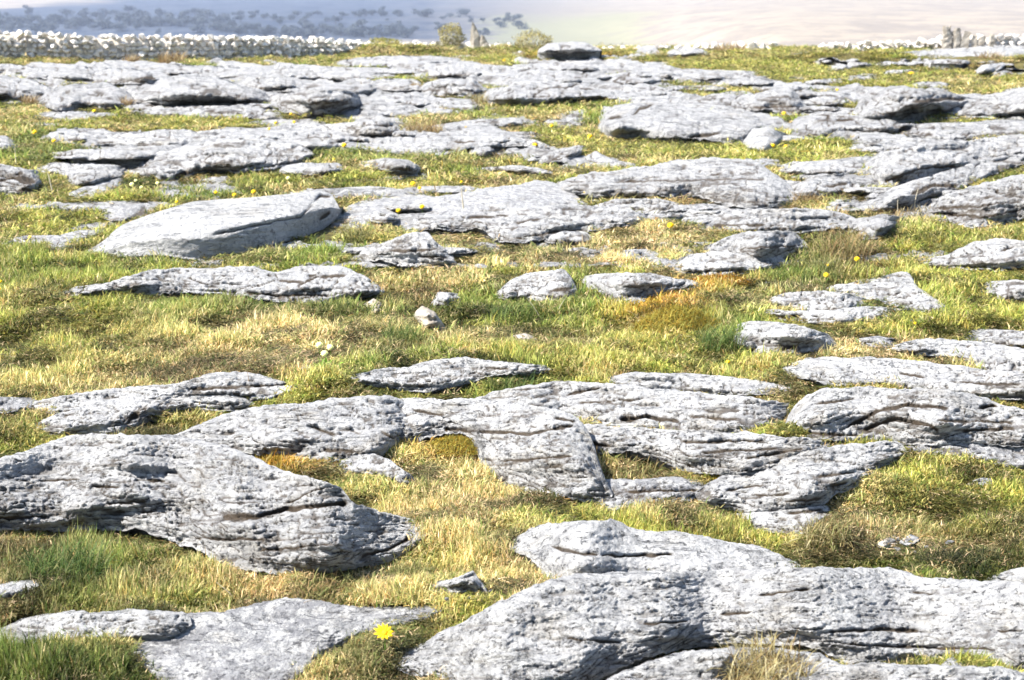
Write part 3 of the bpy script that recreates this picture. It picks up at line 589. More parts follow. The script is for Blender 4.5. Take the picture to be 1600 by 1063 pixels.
rock('small stone beside the primrose clump in the middle left', '466,577 480,570 492,575', '466,580 480,582 492,579', ff=.5, mat=M_ROCK_PALE, base=ST)
rock('rounded pebble under the dark lip of the huge slab, lower right', '1440,1034 1455,1024 1472,1034', '1440,1038 1456,1042 1472,1038', ff=.6, base=ST)
rock('second rounded pebble under the dark lip, right of the first pebble', '1462,1044 1480,1034 1500,1044', '1462,1048 1480,1052 1500,1048', ff=.6, base=ST)

# ------------------------------------------------------------------ bedrock showing between the slabs in the middle and far pavement
ROCKY = [(600, 120, 520, 26, .95), (120, 112, 240, 18, 1.3), (330, 150, 260, 22, 1.0), (560, 165, 160, 24, .9), (640, 150, 170, 20, .7), (900, 128, 190, 22, 1.2), (1010, 150, 130, 18, .9), (1180, 160, 130, 24, .65), (1400, 170, 180, 30, .8), (1560, 195, 120, 26, .8),
         (430, 222, 330, 16, .85), (150, 217, 130, 12, .9), (620, 215, 260, 14, 1.0), (300, 245, 160, 22, .9), (560, 195, 120, 14, .9), (1500, 240, 180, 30, .6), (1300, 255, 110, 16, .8), (760, 340, 240, 22, .9), (1000, 325, 160, 18, .7), (1150, 300, 120, 30, .8), (1200, 345, 170, 16, .8), (1380, 300, 160, 26, .6), (1420, 342, 110, 14, .6), (1480, 85, 110, 12, .9), (1500, 320, 140, 20, .6), (700, 300, 200, 14, .7), (900, 345, 200, 20, .8), (620, 395, 80, 14, .4), (1120, 395, 110, 22, .45), (1560, 540, 90, 24, .5), (250, 260, 200, 14, .9),
         (850, 245, 60, 12, .5), (1180, 200, 40, 20, .4), (1330, 225, 150, 14, .7), (770, 195, 90, 12, .5), (880, 108, 120, 10, .8), (1180, 640, 400, 30, .35), (60, 152, 130, 10, .8)]
GRASSY = [(200, 192, 280, 9, 1.6), (60, 240, 80, 18, 1.0), (880, 210, 60, 20, .6), (450, 182, 60, 6, .8), (1350, 118, 150, 16, 1.6), (1140, 104, 90, 9, 1.2), (660, 190, 60, 12, 1.0), (1050, 233, 120, 10, 1.6), (620, 250, 200, 10, 1.2), (1280, 232, 70, 12, .9), (870, 165, 80, 8, .9), (600, 280, 160, 14, 1.0), (1010, 310, 80, 5, .4), (540, 146, 30, 6, .5), (30, 98, 120, 6, 1.2), (110, 92, 220, 8, 1.8)]
def rockiness(px, py):
    f = np.zeros(np.shape(px))
    for rx, ry, rw, rh, a in ROCKY: f = np.maximum(f, a * np.exp(-(((px - rx) / rw) ** 2 + ((py - ry) / rh) ** 2) ** 2))
    for rx, ry, rw, rh, a in GRASSY: f = f - a * np.exp(-(((px - rx) / rw) ** 2 + ((py - ry) / rh) ** 2) ** 2)
    return f
def bed_relief(px, py, Y):
    """height of the bedrock sheet over the earth, in metres (negative: buried)"""
    u = Y / FPX; lam = np.clip(py / 16., 6, 16)
    nz = fbm(px / (lam * 9) + .3 * vnoise(px / 40., py / 10., 4.), py / lam, 11., 3, .5)
    h = rockiness(px, py) * .60 - .36 + .95 * nz + .22 * vnoise(px / 16., py / 4.2, 31.)
    st = np.floor(h * 5) / 5 + .20 * sstep(.0, .16, h * 5 - np.floor(h * 5))     # level beds with short risers
    return np.clip(st, -.5, .55) * 15 * u
def bedrock():
    py = np.concatenate([np.arange(86, 420, 1.5)]); px = np.arange(-260, 1860, 3.0)
    PXg, PYg = np.meshgrid(px, py[::-1])
    X, Y, Z = on_ground(PXg, PYg)
    h = bed_relief(PXg, PYg, Y)
    Z2 = Z + h
    u = Y / FPX
    Z2 = Z2 + (fbm(PXg / 9., PYg / 3., 5., 3) * .8) * u * (h > 0)
    nb = vnoise(PXg / 34. + .5 * vnoise(PXg / 16., PYg / 5., 2.), PYg / 4.2, 77.)
    gro = np.exp(-(nb / .15) ** 2) * sstep(-.25, .1, vnoise(PXg / 60., PYg / 12., 78.)) * (h > .02)
    gro = np.maximum(gro, .8 * sstep(.6, .8, vnoise(PXg / 9., PYg / 2.8, 79.)) * (h > .02))
    hr = rockiness(PXg, PYg) * .60 - .36
    rs = np.abs(np.gradient(h / (15 * u), axis=0)) ; gro = np.maximum(gro, np.clip(rs * 9 - .35, 0, .8) * (h > .01) * sstep(-.4, .1, vnoise(PXg / 30., PYg / 6., 91.)))
    Y = Y + gro * 8 * u; X = X * (1 + gro * 8 * u / Y); Z2 = Z2 - gro * 2.5 * u
    me = mesh('bedrock', np.stack([X, Y, Z2], -1), grid_faces(*PXg.shape), [M_ROCK_FAR])
    attr(me, 'crevice', np.maximum(.5 * sstep(.03, -.02, h / (15 * u)), gro * .7).ravel())
    return obj('bedrock', me, kind='structure', label='low bare limestone bedrock showing between the slabs')
bedrock()

# thin broken ledges between the named slabs
CENT = []
for o in list(COL.objects):
    if o.get('category') in ('rock slab', 'boulder'):
        q = to_px(*o.location); CENT.append((float(q[0]), float(q[1]), o['label'].split(',')[0]))
rl = np.random.default_rng(42); SEEN = {}
def ledges(n, X0, X1, Y0, Y1, w0, w1, h0, h1, thr):
    made = 0; tries = 0
    while made < n and tries < 4000:
        tries += 1
        cx_, cy_ = rl.uniform(X0, X1), rl.uniform(Y0, Y1)
        if float(rockiness(np.array(cx_), np.array(cy_))) < thr: continue
        w = rl.uniform(w0, w1); h = rl.uniform(h0, h1); m = 7
        xs = np.linspace(cx_ - w / 2, cx_ + w / 2, m); pk = rl.uniform(.3, .7)
        prof = np.interp(np.linspace(0, 1, m), [0, .12, pk, .88, 1], [0, .6, 1, rl.uniform(.5, .9), 0]) * rl.uniform(.8, 1.1, m)
        tl = rl.uniform(-.03, .03) * (xs - cx_)
        top = ' '.join('%.1f,%.1f' % (x, cy_ + t_ - h * .6 * p) for x, p, t_ in zip(xs, prof, tl)); bot = ' '.join('%.1f,%.1f' % (x, cy_ + t_ + h * .4 * p + .3) for x, p, t_ in zip(xs, prof, tl))
        dd = [((cx_ - a_) ** 2 + ((cy_ - b_) * 4) ** 2, a_, b_, l_) for a_, b_, l_ in CENT]; _, a_, b_, l_ = min(dd)
        side = 'left of' if cx_ < a_ - 60 else 'right of' if cx_ > a_ + 60 else 'behind' if cy_ < b_ else 'in front of'
        lb = 'thin broken ledge %s the %s' % (side, l_); lb = ' '.join(lb.split()[:16])
        SEEN[lb] = SEEN.get(lb, 0) + 1
        rock(lb, top, bot, ff=rl.uniform(.3, .5), kt=.12, uc=rl.uniform(1.5, 3.5), bed=1.2, name='limestone_ledge', cat='rock ledge', grp='thin broken ledges between the slabs')
        made += 1
ledges(95, -40, 1640, 98, 262, 35, 120, 5, 10, .28)
ledges(34, 560, 1640, 262, 400, 50, 140, 7, 13, .22)

ledges(12, 1130, 1620, 94, 130, 30, 90, 4, 8, -9)
# loose fragments broken off the slabs
def fragment_mesh(seed):
    import bmesh
    r = np.random.default_rng(seed); bm = bmesh.new()
    for i in range(15):
        v = r.normal(size=3); v /= np.linalg.norm(v)
        bm.verts.new(np.array([v[0] * .55, v[1] * .42, v[2] * .26]) * r.uniform(.75, 1.15))
    bmesh.ops.convex_hull(bm, input=bm.verts)
    for v in [v for v in bm.verts if not v.link_faces]: bm.verts.remove(v)
    me = bpy.data.meshes.new('rock_fragment'); bm.to_mesh(me); bm.free(); me.materials.append(M_ROCK); attr(me, 'crevice', np.zeros(len(me.vertices))); return me
FRM = [fragment_mesh(900 + i) for i in range(7)]
for (x0, x1, y0, y1, n, s0, s1, lb) in [
    (1240, 1360, 296, 326, 8, 5, 11, 'small broken limestone fragment in the grassy hollow below the mossy smooth slab'),
    (880, 1010, 243, 266, 9, 5, 11, 'small broken limestone fragment in front of the rectangular slab'),
    (1370, 1500, 838, 864, 9, 6, 14, 'small pale fragment lying on the bare brown patch at the right'),
    (1130, 1290, 800, 836, 7, 8, 16, 'broken piece of limestone under the pointed layered slab'),
    (690, 790, 905, 940, 6, 7, 16, 'broken piece of limestone around the black and white stone'),
    (1060, 1200, 420, 446, 9, 5, 12, 'limestone crumb on the orange moss under the layered outcrop'),
    (1390, 1560, 1024, 1048, 8, 10, 22, 'rounded fragment lying in the dark undercut at the lower right'),
    (600, 720, 400, 425, 7, 5, 10, 'limestone fragment at the foot of the small stepped outcrop'),
    (1380, 1480, 478, 502, 6, 5, 11, 'pale fragment at the broken end of the flat slab with a raised tip'),
    (560, 900, 120, 200, 14, 6, 14, 'small far fragment scattered among the pavement beds, centre'),
    (1000, 1340, 120, 200, 12, 6, 14, 'small far fragment scattered among the pavement beds, right of the centre'),
    (60, 420, 200, 270, 10, 6, 13, 'small fragment lying by the low pale strips at the left')]:
    for _ in range(n):
        fx, fy, sz = rng.uniform(x0, x1), rng.uniform(y0, y1), rng.uniform(s0, s1)
        X, Y, z = map(float, on_ground(fx, fy)); u = Y / FPX
        z += max(0., float(bed_relief(fx, fy, Y))) if 86 < fy < 420 else 0
        o = obj('rock_fragment', FRM[int(rng.integers(7))], loc=(X, Y, z + sz * u * .12), label=lb, cat='stone', group='loose limestone fragments')
        o.scale = (sz * u * 1.2, sz * u * 1.1, sz * u * rng.uniform(.8, 1.2)); o.rotation_euler = (rng.normal(0, .2), rng.normal(0, .2), rng.uniform(0, 6.28))

# ------------------------------------------------------------------ the earth sheet, hollowed under the stones that sit in it
def inside_poly(X, Y, px_, py_):
    ins = np.zeros(len(X), bool); n = len(px_); j = n - 1
    for i in range(n):
        c = ((py_[i] > Y) != (py_[j] > Y))
        if c.any():
            ins ^= c & (X < (px_[j] - px_[i]) * (Y - py_[i]) / (py_[j] - py_[i] + 1e-12) + px_[i])
        j = i
    return ins
Yn = np.concatenate([np.linspace(-6, 2.2, 12)[:-1], np.geomspace(2.2, 75, 380)])
ground = sheet('ground', Yn, np.linspace(-.62, .62, 380), M_GROUND, lambda X, Y: G(X, Y) - .012)
gv = np.empty(len(ground.data.vertices) * 3, np.float32); ground.data.vertices.foreach_get('co', gv); gv = gv.reshape(-1, 3)
for fx, fy, lb in FOOT:
    if fy.min() > 20: continue
    m = (gv[:, 0] > fx.min()) & (gv[:, 0] < fx.max()) & (gv[:, 1] > fy.min()) & (gv[:, 1] < fy.max())
    idx = np.nonzero(m)[0]
    if len(idx) == 0: continue
    st = max(1, len(fx) // 200)
    ins = inside_poly(gv[idx, 0].astype(float), gv[idx, 1].astype(float) - .012 * gv[idx, 1], fx[::st], fy[::st]) & inside_poly(gv[idx, 0].astype(float), gv[idx, 1].astype(float), fx[::st], fy[::st])
    gv[idx[ins], 2] = G(gv[idx[ins], 0], gv[idx[ins], 1]) - .15
ground.data.vertices.foreach_set('co', gv.ravel()); ground.data.update()
# ------------------------------------------------------------------ turf
def blade_set(n, rad, lmin, lmax, wid, lean, seed, segs=2, droop=.6, cols=None):
    r = np.random.default_rng(seed); V = []; F3 = []; Cc = []
    for i in range(n):
        a = r.uniform(0, 2 * math.pi); q = rad * math.sqrt(r.uniform()); bx_, by_ = q * math.cos(a), q * math.sin(a)
        L_ = r.uniform(lmin, lmax); th = r.uniform(0, 2 * math.pi); le = abs(r.normal(0, lean)) + .1
        w = wid * r.uniform(.6, 1.3); px_, py_ = -math.sin(th + r.normal(0, .6)), math.cos(th)
        c = cols(r) if cols else (1, 1, 1)
        p = np.array([bx_, by_, -.004]); base = len(V); ang = le * .5
        for s in range(segs + 1):
            ww = w * (1 - s / (segs + .0)) * .5 if s < segs else 0
            if s < segs:
                ww = w * .5 * (1 - .45 * s / segs)
                V += [p + np.array([px_ * ww, py_ * ww, 0]), p - np.array([px_ * ww, py_ * ww, 0])]; Cc += [c, c]
            else:
                V.append(p.copy()); Cc.append(c)
            p = p + L_ / segs * np.array([math.cos(th) * math.sin(ang), math.sin(th) * math.sin(ang), math.cos(ang)])
            ang = min(ang + le * droop + .15, 2.0)
        for s in range(segs - 1):
            k = base + 2 * s; F3 += [(k, k + 1, k + 3), (k, k + 3, k + 2)]
        k = base + 2 * (segs - 1); F3.append((k, k + 1, k + 2))
    return np.array(V), np.array(F3), np.array(Cc)
def mixcol(r):
    k = r.uniform()
    g = r.uniform(.55, 1.45)
    if k < .45: return (g, g, g)
    if k < .74: return (1.95 * g, 1.6 * g, 2.1 * g)     # dead straw-coloured blade
    if k < .87: return (.4 * g, .55 * g, .35 * g)
    return (1.0 * g, .7 * g, .6 * g)
coll = bpy.data.collections.new('turf_clumps')
NCL = 10
for i in range(NCL):
    V, F, Cc = blade_set(46 if i < 8 else 30, .05, .016, .046 if i < 8 else .075, .0036, 1.35 if i < 8 else .75, 100 + i, cols=mixcol)
    me = mesh('clump', V, F, [M_BLADE], smooth=False)
    attr(me, 'shade', np.concatenate([Cc, np.ones((len(Cc), 1))], 1), 'FLOAT_COLOR')
    coll.objects.link(bpy.data.objects.new('clump_%02d' % i, me))

# candidate points in world space, spacing grows with distance
def turf_points():
    out = []
    Y = 2.35
    while Y < 54:
        sp = .0038 * Y if Y < 20 else .0038 * 20 + .0026 * (Y - 20)
        half = Y * .40 + 1.35
        n = int(2 * half / sp)
        X = np.linspace(-half, half, n) + rng.uniform(-sp * .5, sp * .5, n)
        YY = Y + rng.uniform(-sp * .5, sp * .5, n)
        out.append(np.stack([X, YY, np.full(n, sp)], 1))
        Y += sp
    return np.concatenate(out)
Pt = turf_points()
keep = np.ones(len(Pt), bool); near = np.zeros(len(Pt))
for fx, fy, lb in FOOT:
    m = (Pt[:, 0] > fx.min() - .2) & (Pt[:, 0] < fx.max() + .2) & (Pt[:, 1] > fy.min() - .2) & (Pt[:, 1] < fy.max() + .2)
    idx = np.nonzero(m)[0]
    if len(idx) == 0: continue
    st = max(1, len(fx) // 260)
    ax, ay = fx[::st], fy[::st]
    ins = inside_poly(Pt[idx, 0], Pt[idx, 1], ax, ay)
    keep[idx[ins]] = False
    # just in front of a stone the turf is shorter where one sees its foot
    d = Pt[idx, 1] * .018
    ins2 = inside_poly(Pt[idx, 0], Pt[idx, 1] + d, ax, ay)
    near[idx[ins2]] = 1
Pt, near = Pt[keep], near[keep]
gz = G(Pt[:, 0], Pt[:, 1])
ppx, ppy = to_px(Pt[:, 0], Pt[:, 1], gz)
rk = np.where((ppy > 86) & (ppy < 420), bed_relief(ppx, ppy, Pt[:, 1]), -1)
sel = rk < .0
Pt, near, gz, ppx, ppy = Pt[sel], near[sel], gz[sel], ppx[sel], ppy[sel]
# what grows where, dark green also painting the shade below slabs: (x, y, half width, half height, kind) in the photograph's pixels
GREEN, LUSH_SHADE, STRAW, BROWN, MOSSY, BARE = range(6)
PAL = np.array([(.225, .245, .050), (.095, .142, .031), (.385, .34, .16), (.155, .105, .045), (.36, .19, .016), (.15, .11, .08)])
REG = [(90, 880, 110, 60, LUSH_SHADE), (570, 985, 110, 50, LUSH_SHADE), (300, 1000, 170, 35, STRAW), (430, 900, 200, 45, STRAW), (470, 920, 90, 25, BROWN), (60, 1050, 110, 25, LUSH_SHADE), (40, 850, 60, 25, BROWN),
       (150, 520, 170, 60, GREEN), (400, 540, 170, 60, STRAW), (620, 520, 60, 40, LUSH_SHADE), (40, 700, 90, 40, GREEN), (480, 600, 80, 20, GREEN), (790, 595, 60, 20, LUSH_SHADE),
       (700, 690, 70, 25, MOSSY), (720, 780, 120, 70, STRAW), (580, 750, 90, 30, GREEN), (850, 900, 60, 50, STRAW), (450, 715, 80, 18, MOSSY), (880, 700, 0, 0, GREEN),
       (1040, 490, 80, 45, MOSSY), (1120, 510, 60, 60, LUSH_SHADE), (1000, 520, 120, 40, GREEN), (870, 500, 80, 40, LUSH_SHADE), (1120, 436, 60, 16, MOSSY), (1350, 550, 160, 16, STRAW), (1130, 580, 90, 20, GREEN),
       (1500, 780, 110, 60, GREEN), (1450, 850, 130, 28, BARE), (1300, 850, 60, 40, STRAW), (1420, 880, 140, 18, LUSH_SHADE), (1180, 850, 100, 30, GREEN), (1120, 742, 34, 8, MOSSY), (990, 720, 60, 25, BROWN),
       (950, 390, 150, 30, STRAW), (850, 395, 90, 14, LUSH_SHADE), (1230, 430, 90, 40, LUSH_SHADE), (1330, 390, 60, 40, BROWN), (1450, 375, 60, 30, GREEN), (1540, 470, 90, 40, GREEN), (1400, 350, 50, 20, STRAW), (1400, 330, 50, 12, STRAW),
       (1100, 315, 80, 10, BROWN), (640, 395, 70, 15, LUSH_SHADE), (450, 395, 90, 12, LUSH_SHADE), (700, 410, 60, 30, STRAW), (560, 350, 50, 25, STRAW), (300, 280, 60, 12, BROWN), (300, 300, 90, 15, LUSH_SHADE), (60, 230, 70, 25, LUSH_SHADE),
       (650, 190, 50, 12, STRAW), (290, 183, 180, 12, GREEN), (1040, 232, 100, 15, GREEN), (1260, 235, 60, 15, GREEN), (1350, 115, 180, 30, GREEN), (1150, 100, 100, 15, GREEN), (90, 92, 200, 8, STRAW), (90, 96, 200, 4, GREEN),
       (50, 155, 25, 12, BROWN), (890, 88, 60, 6, MOSSY), (1265, 340, 50, 20, STRAW), (380, 480, 200, 14, LUSH_SHADE), (250, 500, 60, 20, LUSH_SHADE), (60, 560, 70, 40, GREEN), (480, 380, 60, 12, LUSH_SHADE), (300, 410, 140, 8, LUSH_SHADE), (950, 545, 150, 20, GREEN), (1530, 500, 100, 20, GREEN), (1400, 480, 100, 20, LUSH_SHADE), (640, 470, 50, 20, BROWN), (1000, 200, 0, 0, GREEN), (620, 245, 180, 9, LUSH_SHADE), (350, 192, 160, 7, GREEN), (160, 330, 120, 30, GREEN), (1550, 108, 60, 12, BROWN), (1160, 92, 60, 6, STRAW), (1480, 130, 60, 6, STRAW), (1440, 100, 60, 8, BROWN), (700, 1050, 90, 14, BARE), (1010, 1060, 80, 20, BARE)]
nn = len(Pt)
a1 = fbm(Pt[:, 0] / .55, Pt[:, 1] / .75, 2., 4, .6); a2 = fbm(Pt[:, 0] / .22, Pt[:, 1] / .26, 5., 3, .6); a3 = fbm(Pt[:, 0] / 1.6, Pt[:, 1] / 2.4, 9., 3)
wts = np.zeros((nn, 6))
wts[:, GREEN] = 1.0; wts[:, STRAW] = np.clip(.35 + 3.2 * a1 + 1.0 * a2, 0, 3); wts[:, LUSH_SHADE] = np.clip(-.25 - 2.6 * a1 + 1.6 * a3, 0, 2); wts[:, BROWN] = np.clip(1.8 * a2 - .35, 0, 1)
wts[:, BROWN] += .55 * near
for rx, ry, rw, rh, kd in REG:
    if rw == 0: continue
    w = np.exp(-(((ppx - rx) / rw) ** 2 + ((ppy - ry) / rh) ** 2) ** 1.3 * .9) * (1 + 1.2 * a2)
    wts[:, kd] += 2.1 * np.clip(w, 0, 2)
wts = wts ** 1.5
wts /= wts.sum(1, keepdims=True)
tint = wts @ PAL
tint *= (.97 + 1.7 * fbm(Pt[:, 0] / .13, Pt[:, 1] / .15, 13., 2) + rng.normal(0, .16, nn)).clip(.28, 1.75)[:, None]
jit = rng.uniform(size=nn); tint[jit < .16] = tint[jit < .16] * .4 + PAL[STRAW] * .7; tint[jit > .93] *= .55
bare = wts[:, BARE]
lush_shade = wts[:, LUSH_SHADE]
Yp = Pt[:, 1]; sxy = Pt[:, 2] / .0175 * 1.0
sxy = np.clip(sxy, .8, 6)
hz = (0.70 + .010 * np.maximum(Yp - 4, 0)).clip(.65, .95)
lump = fbm(Pt[:, 0] / .13, Pt[:, 1] / .15, 13., 2)
hz = hz * (.85 + .9 * np.clip(a2 + .5 * a3, -.5, 1) + 1.3 * np.clip(lump, -.4, .8)) * (1 + .35 * lush_shade) * rng.uniform(.7, 1.25, nn)
hz = np.where(near > 0, hz * .5, hz) * np.where(bare > .4, .45, 1)
drop = (bare > .45) & (rng.uniform(size=nn) < .6)
drop |= ppy > 1350
drop |= (((ppx - 505) / 34) ** 2 + ((ppy - 362) / 20) ** 2) < 1
ok = ~drop
# the turf is stonier and thinner against the wall
me = mesh('turf_points', np.stack([Pt[ok, 0], Pt[ok, 1], gz[ok] - .004], 1), [np.zeros((0, 3), int)], [M_BLADE]) if False else bpy.data.meshes.new('turf_points')
PV = np.stack([Pt[ok, 0], Pt[ok, 1], gz[ok] - .004], 1).astype(np.float32)
me.vertices.add(len(PV)); me.vertices.foreach_set('co', PV.ravel()); me.materials.append(M_BLADE)
m_ = ok.sum()
attr(me, 'rot', np.stack([rng.normal(0, .16, m_), rng.normal(0, .16, m_), rng.uniform(0, 6.28, m_)], 1), 'FLOAT_VECTOR')
attr(me, 'scl', np.stack([sxy[ok], sxy[ok], hz[ok]], 1), 'FLOAT_VECTOR')
attr(me, 'tint', tint[ok].clip(0.01, .75), 'FLOAT_VECTOR')
kk_ = np.where(rng.uniform(size=m_) < (.12 + .5 * lush_shade[ok] + .6 * np.clip(lump[ok], 0, 1)), rng.integers(8, NCL, m_), rng.integers(0, 8, m_))
attr(me, 'pick', kk_, 'INT')
def instancer(name, me, coll, **kw):
    o = obj(name, me, **kw)
    ng = bpy.data.node_groups.new(name + '_nodes', 'GeometryNodeTree')
    ng.interface.new_socket('Geometry', in_out='INPUT', socket_type='NodeSocketGeometry')
    ng.interface.new_socket('Geometry', in_out='OUTPUT', socket_type='NodeSocketGeometry')
    N = ng.nodes; L = ng.links
    gi = N.new('NodeGroupInput'); go = N.new('NodeGroupOutput'); ip = N.new('GeometryNodeInstanceOnPoints'); ci = N.new('GeometryNodeCollectionInfo')
    ci.inputs['Collection'].default_value = coll; ci.inputs['Separate Children'].default_value = True; ci.inputs['Reset Children'].default_value = True
    def na(n, t):
        x = N.new('GeometryNodeInputNamedAttribute'); x.data_type = t; x.inputs['Name'].default_value = n
        return x.outputs['Attribute']
    L.new(gi.outputs[0], ip.inputs['Points']); L.new(ci.outputs[0], ip.inputs['Instance']); ip.inputs['Pick Instance'].default_value = True
    L.new(na('pick', 'INT'), ip.inputs['Instance Index']); L.new(na('rot', 'FLOAT_VECTOR'), ip.inputs['Rotation']); L.new(na('scl', 'FLOAT_VECTOR'), ip.inputs['Scale'])
    L.new(ip.outputs[0], go.inputs[0])
    md = o.modifiers.new('scatter', 'NODES'); md.node_group = ng
    return o
instancer('turf_grass', me, coll, kind='stuff', label='short tangled green and straw coloured turf grass growing between the limestone slabs')
print('turf clumps', m_)

# ------------------------------------------------------------------ tussocks, mosses, stalks
C_DEAD = [(.38, .32, .15), (.28, .21, .09), (.18, .12, .05), (.45, .39, .22)]
C_LUSH = [(.045, .085, .02), (.08, .135, .03), (.12, .17, .04), (.20, .20, .07)]
C_OLIVE = [(.15, .17, .05), (.25, .25, .09), (.33, .28, .12), (.10, .10, .035)]
C_BROWN = [(.30, .20, .09), (.38, .28, .14), (.20, .12, .05), (.45, .36, .20)]
C_MOSS = [(.34, .22, .025), (.24, .17, .02), (.38, .30, .05), (.16, .13, .02), (.26, .25, .05)]
C_RUST = [(.30, .12, .014), (.38, .17, .018), (.16, .07, .012)]
def stone_top(px, py):
    best = None
    for o in COL.objects:
        if o.name.startswith('limestone_slab') and o.location.y < 8:
            co = np.empty(len(o.data.vertices) * 3, np.float32); o.data.vertices.foreach_get('co', co); co = co.reshape(-1, 3) + np.array(o.location, np.float32)
            qx, qy = to_px(co[:, 0], co[:, 1], co[:, 2]); m = np.hypot(qx - px, qy - py) < 4
            if m.any():
                p = co[m][np.argmin(co[m][:, 1])]
                if best is None or p[1] < best[1]: best = p
    return best
def veg(name, label, cat, px, py, wpx, hpx, n, cols, lean=.5, group=None, dz=0.0, seed=1, droop=.5, wd=None, mound=0, flat=1.0, plane=None):
    X, Y, z = on_ground(px, py) if plane is None else stone_top(px, py); X, Y, z = float(X), float(Y), float(z)
    u = Y / FPX; rad = wpx * u * .5; hh = hpx * u
    V, F, Cc = blade_set(n, rad, hh * .55, hh * 1.15, wd or max(.0028, 1.0 * u), lean, seed, 4, droop, lambda r: tuple(np.array(cols[r.integers(len(cols))]) * r.uniform(.7, 1.3)))
    V = V.copy()
    if mound: V[:, 2] += mound * u * np.clip(1 - (V[:, 0] ** 2 + V[:, 1] ** 2) / rad ** 2, 0, 1)
    V[:, 1] *= flat
    me = mesh(name, V, F, [M_TUFT], smooth=False); attr(me, 'tint', np.concatenate([Cc, np.ones((len(Cc), 1))], 1), 'FLOAT_COLOR')
    return obj(name, me, loc=(X, Y, z + dz), label=label, cat=cat, group=group)
TG = 'tussocks of longer grass'
veg('grass_tuft', 'dark green bushy tuft of long grass under the large cracked slab on the left', 'grass tuft', 105, 905, 130, 75, 620, C_LUSH, .45, TG, seed=11)
veg('grass_tuft', 'straw-coloured tussock with drooping blades under the lip of the huge foreground slab', 'grass tuft', 1200, 1048, 150, 66, 900, C_DEAD + C_OLIVE[2:3], .85, TG, seed=12, plane=True, dz=-.01)
veg('grass_tuft', 'wispy dry brown tussock between the layered outcrop and the long pavement slab', 'grass tuft', 1318, 405, 80, 55, 480, C_OLIVE + C_BROWN, .35, TG, seed=13)
veg('grass_tuft', 'bushy olive tussock at the raised end of the pavement slab, right side', 'grass tuft', 1275, 425, 90, 40, 360, C_OLIVE, .5, TG, seed=14)
veg('grass_tuft', 'fresh green tuft in front of the grey slab with a dark notch', 'grass tuft', 800, 612, 80, 34, 320, C_LUSH, .4, TG, seed=15)
veg('grass_tuft', 'dense dark green tuft beside the broken whitish stone', 'grass tuft', 625, 535, 60, 40, 340, C_LUSH, .45, TG, seed=16)
veg('grass_tuft', 'dark green tuft beside the yellow-brown moss mound', 'grass tuft', 1125, 540, 80, 42, 360, C_LUSH, .5, TG, seed=17)
veg('grass_tuft', 'dark green grass under the dome-shaped pale boulder', 'grass tuft', 800, 500, 80, 34, 320, C_LUSH, .5, TG, seed=18)
veg('grass_tuft', 'shaded grass growing under the raised end of the tilted block', 'grass tuft', 556, 378, 50, 34, 240, C_OLIVE, .45, TG, seed=19)
veg('grass_tuft', 'brown dead tussock against the stone wall', 'grass tuft', 268, 101, 42, 26, 260, C_BROWN, .45, TG, seed=20)
veg('grass_tuft', 'smaller brown dead tussock against the stone wall, left of the larger one', 'grass tuft', 205, 102, 26, 20, 150, C_BROWN, .35, TG, seed=21)
veg('grass_tuft', 'straw tuft at the left end of the rounded far-left slab', 'grass tuft', 47, 168, 22, 24, 150, C_BROWN, .3, TG, seed=22)
veg('grass_tuft', 'straw tuft at the right end of the rounded far-left slab', 'grass tuft', 199, 170, 18, 24, 130, C_BROWN, .35, TG, seed=23)
veg('grass_tuft', 'broad patch of brown dry grass beside the black blunt-ended slab', 'grass tuft', 660, 210, 62, 26, 420, C_BROWN + C_DEAD[:2], .35, TG, seed=24)
veg('grass_tuft', 'round brown tuft beside the far block with a shadowed flank', 'grass tuft', 648, 140, 18, 13, 120, C_BROWN, .4, TG, seed=25)
veg('grass_tuft', 'yellowish tuft at the left end of the far centre overhanging slab', 'grass tuft', 748, 165, 28, 20, 160, C_DEAD, .4, TG, seed=26)
veg('grass_tuft', 'dry reddish grass sticking up on the skyline at the right', 'grass tuft', 1142, 86, 50, 22, 260, C_BROWN, .25, TG, seed=27)
veg('grass_tuft', 'brown bristly grass on the mound behind the overhanging grey boulder', 'grass tuft', 1545, 100, 40, 24, 220, C_BROWN, .35, TG, seed=28)
veg('grass_tuft', 'dry grass along the front of the curving slab with a shaded hollow', 'grass tuft', 1410, 338, 120, 20, 360, C_DEAD + C_BROWN[:2], .4, TG, seed=29)
veg('grass_tuft', 'straw tuft in the hollow left of the curving slab', 'grass tuft', 1262, 318, 50, 24, 200, C_BROWN, .5, TG, seed=30)
veg('grass_tuft', 'grass in the triangle pocket between the long layered slab and the low ledge', 'grass tuft', 985, 742, 100, 34, 380, C_OLIVE + C_DEAD[1:3], .6, TG, seed=31)
veg('grass_tuft', 'long shaggy grass fringe on the green bank in front of the rectangular slab', 'grass tuft', 1030, 240, 170, 20, 520, C_OLIVE, .55, TG, seed=32)
veg('grass_tuft', 'shaggy olive tuft at the lower right edge of the large cracked slab', 'grass tuft', 640, 905, 80, 44, 320, C_OLIVE, .7, TG, seed=33)
veg('grass_tuft', 'brownish tangled tuft below the tip of the large cracked slab', 'grass tuft', 520, 925, 130, 40, 520, C_OLIVE + C_BROWN[:2], .7, TG, seed=34)
veg('grass_tuft', 'shaggy ochre tuft at the left edge of the rough grass mound on the right', 'grass tuft', 1290, 845, 80, 50, 420, C_DEAD + C_OLIVE, .6, TG, seed=35)
veg('grass_tuft', 'short olive tuft behind the rounded rock of the left skyline grass', 'grass tuft', 595, 80, 60, 12, 240, C_OLIVE, .5, TG, seed=36)
MO = 'cushions of orange moss'
